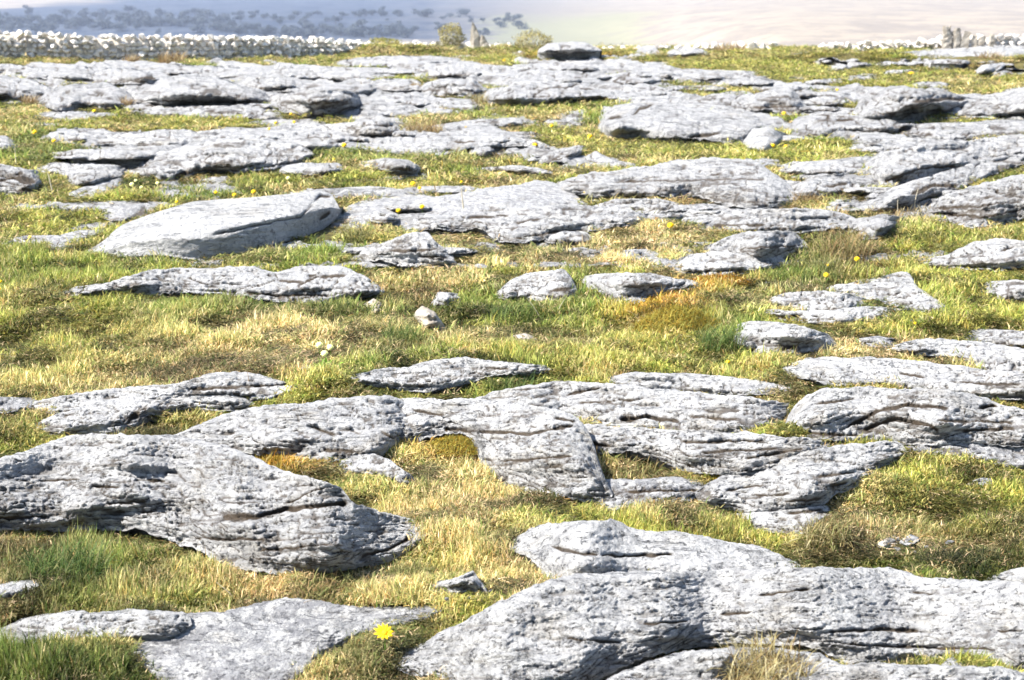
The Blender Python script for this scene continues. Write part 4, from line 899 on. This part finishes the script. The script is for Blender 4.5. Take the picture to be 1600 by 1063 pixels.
def moss(label, px, py, wpx, hpx, n, cols, seed):
    return veg('moss_cushion', label, 'moss', px, py, wpx, hpx * .4, int(n * 1.5), cols, 1.2, MO, seed=seed, droop=.8, mound=hpx * .6, flat=.8)
moss('golden brown moss cushion under the central blocky outcrop', 712, 700, 100, 26, 1300, C_MOSS, 51)
moss('large yellow-brown moss mound below the flat-topped boulder', 1060, 515, 140, 50, 2200, C_MOSS + [(.22, .2, .03)], 52)
moss('orange moss patch below the layered outcrop', 1125, 444, 110, 22, 900, C_RUST + C_MOSS[:2], 53)
moss('small orange moss patch under the long layered slab', 1118, 744, 46, 10, 500, C_MOSS, 54)
moss('rust-brown leafy sprig at the foot of the central outcrop nose', 872, 765, 28, 26, 160, C_RUST, 55)
moss('small ochre moss patch below the slab over the black gap', 188, 257, 20, 6, 200, C_MOSS, 56)
moss('dark rust moss cushion beneath the huge foreground slab', 1280, 1060, 70, 16, 380, C_RUST, 57)
veg('primrose_plant', 'bright green leafy primrose plant left of the centre, carrying the pale yellow flowers', 'plant', 509, 577, 40, 20, 90, [(.22, .36, .05), (.3, .44, .08), (.16, .28, .04)], .8, None, seed=61, wd=.011)
def stalk(label, px, py, x2, y2, col, thick=1.3, name='dry_stalk'):
    X, Y, z = map(float, on_ground(px, py)); u = Y / FPX
    dx = (x2 - px) * u; dz = (py - y2) * u; n = 7; V = []; 
    for i in range(n):
        t = i / (n - 1); w = thick * u * (1 - .5 * t) * .5
        c = np.array([dx * (t ** 1.4) + .4 * u * math.sin(5 * t + px), .02 * t, dz * t - .01])
        for k in range(5):
            V.append(c + w * np.array([math.cos(k * 1.2566), math.sin(k * 1.2566), 0]))
    F = [(i * 5 + k, i * 5 + (k + 1) % 5, (i + 1) * 5 + (k + 1) % 5, (i + 1) * 5 + k) for i in range(n - 1) for k in range(5)]
    me = mesh(name, V, np.array(F), [M_TUFT]); attr(me, 'tint', np.tile([*col, 1], (len(V), 1)), 'FLOAT_COLOR')
    obj(name, me, loc=(X, Y, z), label=label, cat='dry stalk', group='dead stalks standing in the turf')
PALE = (.62, .56, .42)
stalk('upright pale dead stalk in front of the smooth grey pavement', 724, 332, 721, 291, PALE, 3.2)
stalk('pale curved dead stalk in the grass right of the dark rugged boulder', 84, 309, 76, 268, PALE, 3.0)
stalk('thin pale stalk behind the dark rugged boulder', 25, 262, 25, 228, PALE, 1.6)
stalk('dark upright twig leaning against the bulky weathered outcrop', 1499, 682, 1508, 633, (.10, .08, .05), 3.0)
stalk('slanting dry stalk left of a forked pair above the tilted block', 302, 302, 293, 282, PALE, 1.6)
stalk('slanting dry stalk leaning right, above the tilted block', 303, 303, 318, 275, PALE, 1.6)
stalk('thin dry stalk in the grass of the curving slab', 1427, 330, 1434, 293, PALE, 1.8)
stalk('second thin dry stalk in the grass of the curving slab, farther left', 1403, 340, 1402, 310, PALE, 1.5)
stalk('thin stalk leaning over the grass in front of the dome-shaped boulder', 845, 498, 822, 462, PALE, 1.5)
stalk('long bent straw at the foot of the dome-shaped boulder', 870, 492, 885, 460, PALE, 1.6)
stalk('reddish thin stalk in front of the long thin slab, left middle', 392, 618, 386, 575, (.4, .28, .18), 1.6)
stalk('bent straw across the grass below the large cracked slab', 370, 938, 335, 905, PALE, 2.4)

# ------------------------------------------------------------------ flowers
def petal_ring(n, r0, r1, w, z0, z1):
    out = []
    for i in range(n):
        a = 2 * math.pi * i / n + .1 * math.sin(i * 7); ca, sa = math.cos(a), math.sin(a); pxp = np.array([-sa, ca, 0])
        d = np.array([ca, sa, 0]); q = r1 * (1 + .15 * math.sin(i * 5.3))
        V = [d * r0 - pxp * w * .3 + [0, 0, z0], d * r0 + pxp * w * .3 + [0, 0, z0], d * q * .6 - pxp * w * .5 + [0, 0, (z0 + z1) * .5 + .0015], d * q * .6 + pxp * w * .5 + [0, 0, (z0 + z1) * .5 + .0015], d * q + [0, 0, z1]]
        V2 = [v - np.array([0, 0, .0008]) for v in V]
        out.append((V + V2, [(0, 2, 3, 1), (5, 6, 8, 7), (0, 5, 7, 2), (1, 3, 8, 6)], [(2, 4, 3), (7, 8, 9), (2, 7, 9), (2, 9, 4), (3, 4, 9), (3, 9, 8)]))
    return out
def dome(r, h, z, k=8, rings=3):
    V = []; 
    for i in range(rings):
        t = i / rings * math.pi / 2
        V += [(r * math.cos(t) * math.cos(2 * math.pi * j / k), r * math.cos(t) * math.sin(2 * math.pi * j / k), z + h * math.sin(t)) for j in range(k)]
    V.append((0, 0, z + h)); F4 = [(i * k + j, i * k + (j + 1) % k, (i + 1) * k + (j + 1) % k, (i + 1) * k + j) for i in range(rings - 1) for j in range(k)]
    F3 = [((rings - 1) * k + j, (rings - 1) * k + (j + 1) % k, rings * k) for j in range(k)]
    return V, F4, F3
def stem_mesh(h):
    V = [(.0016 * math.cos(k * 1.2566), .0016 * math.sin(k * 1.2566), zz) for zz in (-.01, h) for k in range(5)]
    return mesh('stem', V, np.array([(k, (k + 1) % 5, 5 + (k + 1) % 5, 5 + k) for k in range(5)]), [M_STEM])
DG = 'yellow dandelions dotted through the turf'
def flower(label, px, py, dpx, big=False, mat=None, name='dandelion', cat='flower', grp=DG):
    X, Y, z = map(float, on_ground(px, py + 4)); u = Y / FPX
    r = dpx * (.46 if big else .38) * u; zc = .035 + 1.5 * u
    root = bpy.data.objects.new(name, None); COL.objects.link(root); root.location = (X, Y, z + .012)
    root['label'] = label; root['category'] = cat; root['group'] = grp
    tilt = Matrix.Translation((0, 0, zc)) @ Matrix.Rotation(.95 if not big else .75, 4, 'X') @ Matrix.Rotation(-.1, 4, 'Y')
    mt = mat or M_YEL
    if big:
        for V, F4, F3 in petal_ring(11, r * .15, r * 1.22, r * .42, .002, .010):
            me = mesh('petal', np.array(V), [np.array(F4), np.array(F3)], [mt]); me.transform(tilt); obj('petal', me, root)
        V, F4, F3 = dome(r * .42, r * .25, .003)
        me = mesh('flower_centre', V, [np.array(F4), np.array(F3)], [M_ORANGE]); me.transform(tilt); obj('flower_centre', me, root)
    else:
        VV, A4, A3 = [], [], []
        for V, F4, F3 in petal_ring(9, 0, r * 1.08, r * .75, 0, r * .1) + [tuple(map(list, dome(r * .8, r * .55, 0)))]:
            o_ = len(VV); VV += [tuple(v) for v in V]; A4 += [tuple(q + o_ for q in f) for f in F4]; A3 += [tuple(q + o_ for q in f) for f in F3]
        me = mesh('flower_head', VV, [np.array(A4), np.array(A3)], [mt]); me.transform(tilt); obj('flower_head', me, root)
    obj('stem', stem_mesh(zc), root)
    return root
flower('large open yellow dandelion in the bright grass at the bottom', 602, 1014, 31, True)
for lb, fx, fy, d in [
    ('bright dandelion in the dry turf below the low slab with a dark front edge', 1048, 360, 14), ('dandelion beside the dark green grass left of the flat slab with a raised tip', 1291, 440, 12),
    ('dandelion above the flat slab with a raised tip, next to the dry tussock', 1339, 414, 12), ('tiny dandelion just above its larger neighbour beside the flat raised-tip slab', 1293, 424, 6),
    ('small dandelion in the grass above the thin pale slab with the grass pocket', 1137, 579, 9), ('small orange-yellow flower in the turf at the right, above the pitted pale slab', 1429, 517, 6),
    ('dandelion in front of the very long pavement band', 538, 231, 11), ('dandelion near the small tapering slab in the centre', 836, 231, 11),
    ('dandelion left of the rectangular slab, in pale grass', 862, 200, 8), ('dandelion in green grass at the lower left corner of the rectangular slab', 922, 217, 10),
    ('dandelion at the foot of the leaning diamond block', 1189, 234, 10), ('dandelion right next to the one at the foot of the leaning diamond block', 1207, 232, 11),
    ('dandelion farther right in the grass beyond the pair by the diamond block', 1228, 233, 8), ('dandelion on the dark gap below the stepped small outcrop', 1225, 180, 9),
    ('dandelion on the green mound in the right distance', 1424, 117, 13), ('faint dandelion at the foot of the green mound', 1308, 142, 6),
    ('dandelion in the grass strip on the flat pavement shelf', 1450, 212, 7), ('left dandelion above the smooth grey pavement', 646, 293, 11), ('smaller dandelion just below the left one above the smooth grey pavement', 656, 300, 8),
    ('dandelion in the crack on the smooth grey pavement', 660, 330, 11), ('dandelion left of the one in the pavement crack', 623, 336, 10), ('small dandelion on the edge of the two-tiered slab', 915, 306, 8),
    ('dandelion on the pale stalk\'s tip above the smooth pavement', 721, 290, 6), ('dandelion behind the tilted block, right of two others', 397, 306, 10), ('dandelion behind the middle of the tilted block', 367, 311, 9),
    ('dandelion above the left part of the tilted block\'s top edge', 338, 307, 8), ('small dandelion where the tilted block meets the grass behind it', 277, 322, 7), ('small dandelion below the low grey strip at the left', 48, 379, 8),
    ('orange-yellow dandelion in the grass above the low pale pavement strip, far left', 55, 210, 10), ('pale dandelion on the low pale pavement strip', 85, 224, 9), ('dandelion beside the thin far-left strip', 148, 176, 8),
    ('left one of two faint dandelions above the broad slab', 431, 195, 7), ('right one of two faint dandelions above the broad slab', 460, 194, 7), ('faint dandelion under the two faint ones above the broad slab', 421, 205, 6), ('dandelion by the left end of the black-slotted stack', 455, 181, 6),
    ('dandelion at the right end of the pale strip in the grass, centre', 728, 203, 6), ('dandelion at the left edge beside the tilted block level', 2, 450, 8), ('lower dandelion at the left edge', 1, 462, 6), ('tiny dandelion on the far grass near the skyline', 788, 95, 7),
    ('little dandelion on the long narrow slab in the middle left', 522, 254, 6)]:
    flower(lb, fx, fy, d)
PGR = 'pale primroses in the turf'
for lb, fx, fy, d in [('pale yellow primrose in the grass left of the centre, upper left of its cluster', 500, 552, 16), ('pale yellow primrose, upper right of the cluster left of the centre', 517, 556, 15), ('pale yellow primrose, lowest of the cluster left of the centre', 508, 566, 16),
    ('largest cream primrose below the broad slab', 207, 294, 10), ('cream primrose just right of the largest one below the broad slab', 213, 288, 7), ('cream primrose lowest of the group below the broad slab', 222, 299, 8), ('cream primrose set apart to the right below the broad slab', 247, 292, 8),
    ('cream primrose in the grass below the long narrow slab', 451, 284, 9)]:
    flower(lb, fx, fy, d, mat=M_CREAM, name='primrose', grp=PGR)
# ------------------------------------------------------------------ dry stone wall
def stone_mesh(seed):
    import bmesh
    r = np.random.default_rng(seed); bm = bmesh.new()
    for i in range(13):
        v = r.normal(size=3); v /= np.linalg.norm(v); v = np.sign(v) * np.abs(v) ** .75
        bm.verts.new(v * np.array([.56, .5, .44]) * r.uniform(.85, 1.1))
    bmesh.ops.convex_hull(bm, input=bm.verts)
    for v in [v for v in bm.verts if not v.link_faces]: bm.verts.remove(v)
    me = bpy.data.meshes.new('stone'); bm.to_mesh(me); bm.free(); me.materials.append(M_WALLST); return me
M_WALLST, nt_, N_, L_, b_ = new_mat('wall_stone')
oi = N_.new('ShaderNodeObjectInfo'); c_ = n_coord(nt_)
cl = n_mix(nt_, n_map(nt_, n_noise(nt_, c_, 3, 4), .4, .6), (.80, .755, .69), (.56, .52, .46))
cl = n_mix(nt_, n_map(nt_, oi.outputs['Random'], 0, 1, 0, .45), cl, (.58, .50, .42)); L_.new(cl, b_.inputs['Base Color'])
STONES = [stone_mesh(s) for s in range(10)]
def wall_thing(name, label, path, courses, sw, thick=.35, cat='stone wall', jag=.0, maxn=295):
    # path: (pixel x, distance, base height, top pixel y)
    n = 0; px_, d_, b0, ty = [np.array(q, float) for q in zip(*path)]
    root = bpy.data.objects.new(name, None); COL.objects.link(root); root['label'] = label; root['category'] = cat
    rx0 = (px_[0] - CX) / FPX * d_[0]; root.location = (rx0, d_[0], b0[0])
    Xs = (px_ - CX) / FPX * d_; seg = np.hypot(np.diff(Xs), np.diff(d_)); cum = np.concatenate([[0], np.cumsum(seg)])
    s = 0.0
    core = []; RV, RF = [], []
    while s < cum[-1]:
        X = np.interp(s, cum, Xs); Y = np.interp(s, cum, d_); bz = np.interp(s, cum, b0); tp = np.interp(s, cum, ty)
        top = CAM_H + Y * slope(CX, tp)
        H = top - bz; nc = max(1, int(round(H / (sw * .82)))); ch = H / nc
        for c in range(nc):
            src = STONES[int(rng.integers(10))]
            st = obj('stone', src, root) if n < maxn else bpy.data.objects.new('tmp', src)
            cap = c == nc - 1
            k = rng.uniform(.92, 1.25) * (1.15 if cap else 1)
            st.location = Vector((X + rng.uniform(-.5, .5) * sw + (c % 2) * sw * .5, Y + rng.uniform(-.07, .07) + .0 * c, bz + ch * (c + .5) + (rng.uniform(-.02, .06) if cap else 0))) - root.location
            st.scale = (sw * 1.08 * k, sw * 1.4, ch * 1.12 * k * rng.uniform(.9, 1.15)); st.rotation_euler = (rng.normal(0, .25), rng.normal(0, .3), rng.uniform(0, 6.3) if not cap else rng.uniform(0, 6.3))
            if n >= maxn:
                mw = Matrix.LocRotScale(st.location, st.rotation_euler, st.scale); k0 = len(RV)
                RV += [tuple(mw @ v.co) for v in src.vertices]; RF += [[q + k0 for q in p.vertices] for p in src.polygons]; bpy.data.objects.remove(st)
            n += 1
        core.append((X, Y, bz, top)); s += sw
    cc = np.array(core); A = []
    for (X, Y, bz, tp) in cc:
        A.append([(X, Y + .03, bz - .3), (X, Y + .06, tp - sw * .45), (X, Y + thick, tp - sw * .45), (X, Y + thick + .05, bz - .5)])
    A = np.array(A).transpose(1, 0, 2) - np.array(root.location)
    obj('wall_core', mesh('wall_core', A.reshape(-1, 3), grid_faces(4, len(cc)), [M_CORE]), root)
    if RV:
        me = bpy.data.meshes.new('rubble'); me.from_pydata(RV, [], RF); me.materials.append(M_WALLST); ro = obj('rubble', me, root, kind='stuff')
    return root
def gz_(px, d): return float(G((px - CX) / FPX * d, d))
wall_thing('stone_wall', 'dry stone wall of pale stones running along the far left side of the pavement',
    [(-70, 36.5, .10, 51), (0, 37.0, .10, 50), (60, 37.5, .03, 52), (150, 38, .0, 56), (300, 39, -.0, 57), (430, 40.5, -.0, 59), (520, 42, 0.0, 63), (590, 43.5, 0.02, 67), (690, 46, .02, 73)], 4, .15)
wall_thing('stone_wall', 'farther low line of pale wall stones behind the grass humps, running right from the end of the long wall',
    [(610, 47, .0, 67), (700, 47.5, .0, 66), (800, 48, .0, 70)], 2, .2)
wall_thing('stone_wall', 'low tumbled stone wall on the skyline, right of the round grey boulder',
    [(930, 47.5, -.03, 76), (1010, 47, -.02, 73), (1110, 47, -.02, 70), (1200, 47, -.02, 68)], 2, .2)
wall_thing('stone_wall', 'broken pale stone wall behind the green mound on the right, leading to the upright stones',
    [(1270, 47, 0, 70), (1330, 47, .0, 67), (1400, 47, .02, 66), (1455, 47, .08, 58), (1530, 47.5, .1, 56), (1680, 48, .12, 52)], 2, .2)
wall_thing('stone_wall', 'faint second wall top seen just behind the long pale wall at the left',
    [(240, 47, -.1, 57.5), (330, 47.5, -.1, 57), (430, 48, -.1, 58), (560, 48.5, -.1, 63)], 3, .22, maxn=180)
obj('stone', STONES[3], loc=((47 - CX) / FPX * 36.8, 36.8, CAM_H + 36.8 * float(slope(CX, 53))), label='single large white stone resting on top of the long wall, far left', cat='stone').scale = (.30, .26, .22)
# upright stones
def upright(label, px, base_y, top_y, wpx, d, seed, lean=0.0, point=.4, mat=None, dark=False):
    r = np.random.default_rng(seed); u = d / FPX; H = (base_y - top_y) * u + .1; w = wpx * u
    nr, nk = 7, 7; V = []; rk_ = 1 + .22 * r.normal(size=7); lv = np.cumsum(r.normal(0, .05, nr + 1))
    for i in range(nr + 1):
        t = i / nr; ww = w * .5 * (1 - (1 - point) * t ** 1.6)
        for k in range(nk):
            a = 2 * math.pi * k / nk; q = rk_[k] * (1 + .10 * r.normal())
            V.append((ww * q * np.sign(math.cos(a)) * abs(math.cos(a)) ** .7 + lean * H * t + lv[i] * w * (i > 0), ww * .6 * q * math.sin(a), H * t - .1 + (.05 * H * r.normal() if i > 1 else 0)))
    V.append((lean * H, 0, H * 1.0 - .08))
    F4 = [(i * nk + k, i * nk + (k + 1) % nk, (i + 1) * nk + (k + 1) % nk, (i + 1) * nk + k) for i in range(nr) for k in range(nk)]
    F3 = [(nr * nk + k, nr * nk + (k + 1) % nk, (nr + 1) * nk) for k in range(nk)]
    X = (px - CX) / FPX * d; z = CAM_H + d * float(slope(CX, base_y))
    me = mesh('standing_stone', V, [np.array(F4), np.array(F3)], [mat or M_ROCK_PALE], smooth=False); attr(me, 'crevice', np.zeros(len(V)))
    obj('standing_stone', me, loc=(X, d, z), label=label, cat='standing stone', group='upright stones on the skyline')
upright('tall pointed white standing stone beside the pale bush on the skyline', 746, 82, 39, 24, 46, 1, lean=-.12, point=.12)
upright('broken lower shoulder of rock leaning on the tall pointed standing stone', 760, 82, 58, 16, 45.9, 2, lean=-.15, point=.35)
for i, (lb, x, b, t, w) in enumerate([('leftmost and widest of the pale upright stones on the right skyline', 1467, 72, 44, 17), ('second of the pale upright stones on the right skyline, blunt-topped', 1481, 72, 46, 13),
    ('third of the pale upright stones on the right skyline, slightly shorter', 1493, 71, 51, 12), ('small pale upright stone in the middle of the right skyline row', 1506, 70, 56, 10), ('low pale upright stone near the right end of the skyline row', 1518, 69, 58, 12), ('last dark-edged upright stone at the right end of the skyline row', 1531, 69, 54, 11)]):
    upright(lb, x, b, t, w, 46.2, 20 + i, point=.75)
# bushes
def bush(label, px, base_y, wpx, hpx, d, cols, seed, n=2600):
    r = np.random.default_rng(seed); u = d / FPX; X = (px - CX) / FPX * d; z = CAM_H + d * float(slope(CX, base_y))
    root = bpy.data.objects.new('bush', None); COL.objects.link(root); root.location = (X, d, z); root['label'] = label; root['category'] = 'bush'; root['group'] = 'pale bushes on the skyline'
    a, bb, hh = wpx * u / 2, wpx * u / 2.4, hpx * u
    V = []; F = []; Cc = []
    for i in range(n):
        v = r.normal(size=3); v /= np.linalg.norm(v); q = r.uniform(.55, 1.0) ** .6; q *= 1 + .22 * float(vnoise(v[0] * 2 + seed, v[1] * 2, v[2] * 2))
        p = np.array([v[0] * a * q, v[1] * bb * q, hh * .52 + v[2] * hh * .5 * q])
        s = u * r.uniform(.8, 1.9); e1 = r.normal(size=3); e1 /= np.linalg.norm(e1); e2 = np.cross(e1, r.normal(size=3)); e2 /= np.linalg.norm(e2)
        k = len(V); V += [p - e1 * s, p + e2 * s * .5, p + e1 * s, p - e2 * s * .5]; F.append((k, k + 1, k + 2, k + 3)); c = np.array(cols[r.integers(len(cols))]) * r.uniform(.7, 1.25); Cc += [[*c, 1]] * 4
    me = mesh('crown', V, np.array(F), [M_TUFT], smooth=False); attr(me, 'tint', Cc, 'FLOAT_COLOR'); obj('crown', me, root)
    V = []; F = []; 
    for i in range(14):
        aa = r.uniform(0, 6.28); tip = np.array([math.cos(aa) * a * .7, math.sin(aa) * bb * .7, hh * r.uniform(.5, .9)]); k = len(V); w = .012
        V += [(-w, 0, -.05), (w, 0, -.05), (0, w, -.05), tuple(tip)]; F += [(k, k + 1, k + 3), (k + 1, k + 2, k + 3), (k + 2, k, k + 3)]
    me = mesh('branches', V, np.array(F), [M_TUFT]); attr(me, 'tint', [[.2, .14, .08, 1]] * len(V), 'FLOAT_COLOR'); obj('branches', me, root)
C_BUSH = [(.48, .44, .22), (.38, .34, .14), (.55, .50, .30), (.25, .21, .09)]
bush('rounded pale twiggy bush standing left of the pointed standing stone', 708, 80, 40, 40, 46.4, C_BUSH, 5)
bush('low spreading yellowish bush behind the large pale boulder', 833, 84, 62, 34, 44.5, C_BUSH, 6)
bush('low green-brown shrub on the skyline hump right of the long wall end', 603, 80, 56, 20, 44, [(.2, .22, .05), (.3, .27, .08), (.38, .34, .12)], 7, 1500)
bush('small yellow-flowering gorse clump on top of the far end of the long wall', 512, 78, 13, 12, 42.5, [(.9, .62, .02), (.85, .5, .01)], 8, 350)

# ------------------------------------------------------------------ valley, hillside and wood
def HZ(X, Y):
    z = -24.0 * (1 - np.exp(-np.maximum(Y - 50, 0) / 160.)) - 1.0
    az = X / np.maximum(Y, 1)
    start = 980 - 500 * sstep(.02, .2, az)
    e = np.maximum(Y - start, 0)
    z = z + 34 * (1 - np.exp(-e / 620.)) * sstep(0, 200, e) + 260 * sstep(700, 4200, e) + 1.0 * fbm(X / 160., Y / 200., 3., 4) * sstep(0, 300, e) * 3
    return z
M_HILL, nt_, N_, L_, b_ = new_mat('hillside')
tc = N_.new('ShaderNodeTexCoord'); sp_ = N_.new('ShaderNodeSeparateXYZ'); L_.new(tc.outputs['Object'], sp_.inputs[0])
az_ = n_math(nt_, 'DIVIDE', sp_.outputs[0], sp_.outputs[1])
cc_ = n_coord(nt_, (.004, .004, .004)); nz1 = n_noise(nt_, cc_, 2.0, 6, .65); nz2 = n_noise(nt_, cc_, 9, 6, .7); nz3 = n_noise(nt_, cc_, 40, 4, .7)
Yw = n_math(nt_, 'ADD', sp_.outputs[1], n_math(nt_, 'MULTIPLY', n_math(nt_, 'SUBTRACT', nz1, .5), 500))
azw = n_math(nt_, 'ADD', az_, n_math(nt_, 'MULTIPLY', n_math(nt_, 'SUBTRACT', nz2, .5), .16))
pale_ = n_mix(nt_, n_map(nt_, nz2, .42, .58), (.29, .245, .185), (.21, .18, .145)); pale_ = n_mix(nt_, n_map(nt_, nz3, .58, .68), pale_, (.16, .14, .12))
cloud_shade = n_mix(nt_, n_map(nt_, nz2, .35, .62), (.020, .032, .055), (.055, .068, .090))  # dark blue band paints a cloud's shadow onto the lower slopes
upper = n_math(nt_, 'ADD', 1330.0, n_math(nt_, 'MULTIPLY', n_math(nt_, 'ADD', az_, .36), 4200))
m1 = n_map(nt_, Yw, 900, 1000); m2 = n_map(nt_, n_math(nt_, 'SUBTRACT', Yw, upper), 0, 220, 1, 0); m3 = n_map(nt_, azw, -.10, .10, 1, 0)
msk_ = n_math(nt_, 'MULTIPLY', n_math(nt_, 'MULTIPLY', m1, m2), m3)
col_ = n_mix(nt_, msk_, pale_, cloud_shade)
field = n_mix(nt_, n_map(nt_, nz2, .4, .6), (.12, .12, .10), (.08, .09, .085))
col_ = n_mix(nt_, n_math(nt_, 'MULTIPLY', n_map(nt_, Yw, 880, 960, 1, 0), n_map(nt_, azw, .0, .05, 1, 0)), col_, field)
fm = n_math(nt_, 'MULTIPLY', n_math(nt_, 'MULTIPLY', n_map(nt_, azw, -.03, .0), n_map(nt_, azw, .07, .11, 1, 0)), n_map(nt_, Yw, 1150, 1350, 1, 0))
col_ = n_mix(nt_, n_math(nt_, 'MULTIPLY', fm, .55), col_, (.20, .21, .11))
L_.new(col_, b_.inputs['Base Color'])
Yh = np.geomspace(68, 7000, 150)
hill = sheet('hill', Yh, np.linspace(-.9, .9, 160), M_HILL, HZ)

def leafy(nq, rad, seed, cols):
    r = np.random.default_rng(seed); V = []; F = []; Cc = []; lobes = [(r.normal(0, .35, 3) * rad, r.uniform(.45, .7) * rad) for _ in range(6)]
    for i in range(nq):
        c, rr = lobes[r.integers(6)]; v = r.normal(size=3); v /= np.linalg.norm(v); p = c + v * rr * r.uniform(.7, 1); s = rad * .11 * r.uniform(.7, 1.5)
        e1 = r.normal(size=3); e1 /= np.linalg.norm(e1); e2 = np.cross(e1, v); k = len(V); V += [p - e1 * s, p + e2 * s, p + e1 * s, p - e2 * s]; F.append((k, k + 1, k + 2, k + 3)); cq = np.array(cols[r.integers(len(cols))]) * r.uniform(.7, 1.3); Cc += [[*cq, 1]] * 4
    return np.array(V), np.array(F), Cc
CT = [(.07, .09, .10), (.08, .10, .11), (.06, .075, .085), (.10, .115, .12)]  # pale blue-grey crowns: distance haze blended into the leaf colour
crowns = []
for s in range(4):
    V, F, Cc = leafy(420, 1.0, 60 + s, CT); me = mesh('crown', V, F, [M_TUFT], smooth=False); attr(me, 'tint', Cc, 'FLOAT_COLOR'); crowns.append(me)
tk = []
for i in range(4):
    for k in range(6): tk.append((math.cos(k * 1.047) * .09 * (1 - .2 * i), math.sin(k * 1.047) * .09 * (1 - .2 * i), -1.6 + i * .55))
trunk_me = mesh('trunk', tk, np.array([(i * 6 + k, i * 6 + (k + 1) % 6, i * 6 + 6 + (k + 1) % 6, i * 6 + 6 + k) for i in range(3) for k in range(6)]), [M_TUFT]); attr(trunk_me, 'tint', [[.12, .09, .07, 1]] * 24, 'FLOAT_COLOR')
def far_tree(px, py, rpx, i, label):
    Y = 1000.0
    for _ in range(40):
        X = (px - CX) / FPX * Y; yy = to_px(X, Y, HZ(np.array(X), np.array(Y)))[1]
        Y *= 1 + .01 * (float(yy) - py)
        Y = min(max(Y, 500), 1500)
    X = (px - CX) / FPX * Y; u = Y / FPX; r = rpx * u; z = float(HZ(np.array(X), np.array(Y)))
    root = bpy.data.objects.new('tree', None); COL.objects.link(root); root.location = (X, Y, z); root['label'] = label; root['category'] = 'tree'; root['group'] = 'hazy trees in the valley wood'
    c = obj('crown', crowns[i % 4], root); c.location = (0, 0, r * .75); c.scale = (r * rng.uniform(1.1, 2.0), r * 1.3, r * rng.uniform(.6, .9)); c.rotation_euler = (0, 0, i * 1.7)
    t = obj('trunk', trunk_me, root); t.location = (0, 0, r * .8); t.scale = (r, r, r)
k_ = 0
for px in np.arange(-60, 640, 8):
    far_tree(px + rng.uniform(-5, 5), 41 + rng.uniform(-4, 3), rng.uniform(6, 10), k_, 'hazy blue-grey tree in the long row along the valley bottom behind the wall'); k_ += 1
for px in np.arange(-60, 820, 7):
    far_tree(px + rng.uniform(-6, 6), 30 - 6 * max(0, (px - 300) / 500) + rng.uniform(-9, 8) + 10 * max(0, (px - 300) / 500), rng.uniform(3, 8), k_, 'hazy tree standing on the lower hillside above the valley row'); k_ += 1
for px, py, r, lb in [(572, 54, 12, 'largest rounded tree in the hazy valley, behind the far end of the long wall'), (614, 57, 11, 'rounded bluish tree right of the largest one in the valley'), (545, 52, 8, 'smaller bluish tree left of the largest one in the valley'),
                      (385, 54, 7, 'lone bluish tree low in the valley above the middle of the wall'), (262, 52, 5, 'small dark tree in the valley left of the lone bluish one'), (640, 52, 8, 'bluish tree at the right end of the valley group behind the wall')]:
    far_tree(px, py, r, k_, lb); k_ += 1

# ------------------------------------------------------------------ the air
def box(name, x0, x1, y0, y1, z0, z1, m):
    V = [(x, y, z) for z in (z0, z1) for y in (y0, y1) for x in (x0, x1)]
    return obj(name, mesh(name, V, np.array([(0, 2, 3, 1), (4, 5, 7, 6), (0, 1, 5, 4), (2, 6, 7, 3), (0, 4, 6, 2), (1, 3, 7, 5)]), [m], smooth=False), kind='stuff', label='pale blue summer haze over the valley')
mh = bpy.data.materials.new('haze'); mh.use_nodes = True; mh.node_tree.nodes.clear()
o_ = mh.node_tree.nodes.new('ShaderNodeOutputMaterial'); v_ = mh.node_tree.nodes.new('ShaderNodeVolumePrincipled')
v_.inputs['Color'].default_value = (.66, .76, 1, 1); v_.inputs['Density'].default_value = HAZE_DENSITY; v_.inputs['Anisotropy'].default_value = .2
mh.node_tree.links.new(v_.outputs[0], o_.inputs['Volume'])
box('haze', -6600, 6600, -40, 7200, -40, 340, mh)
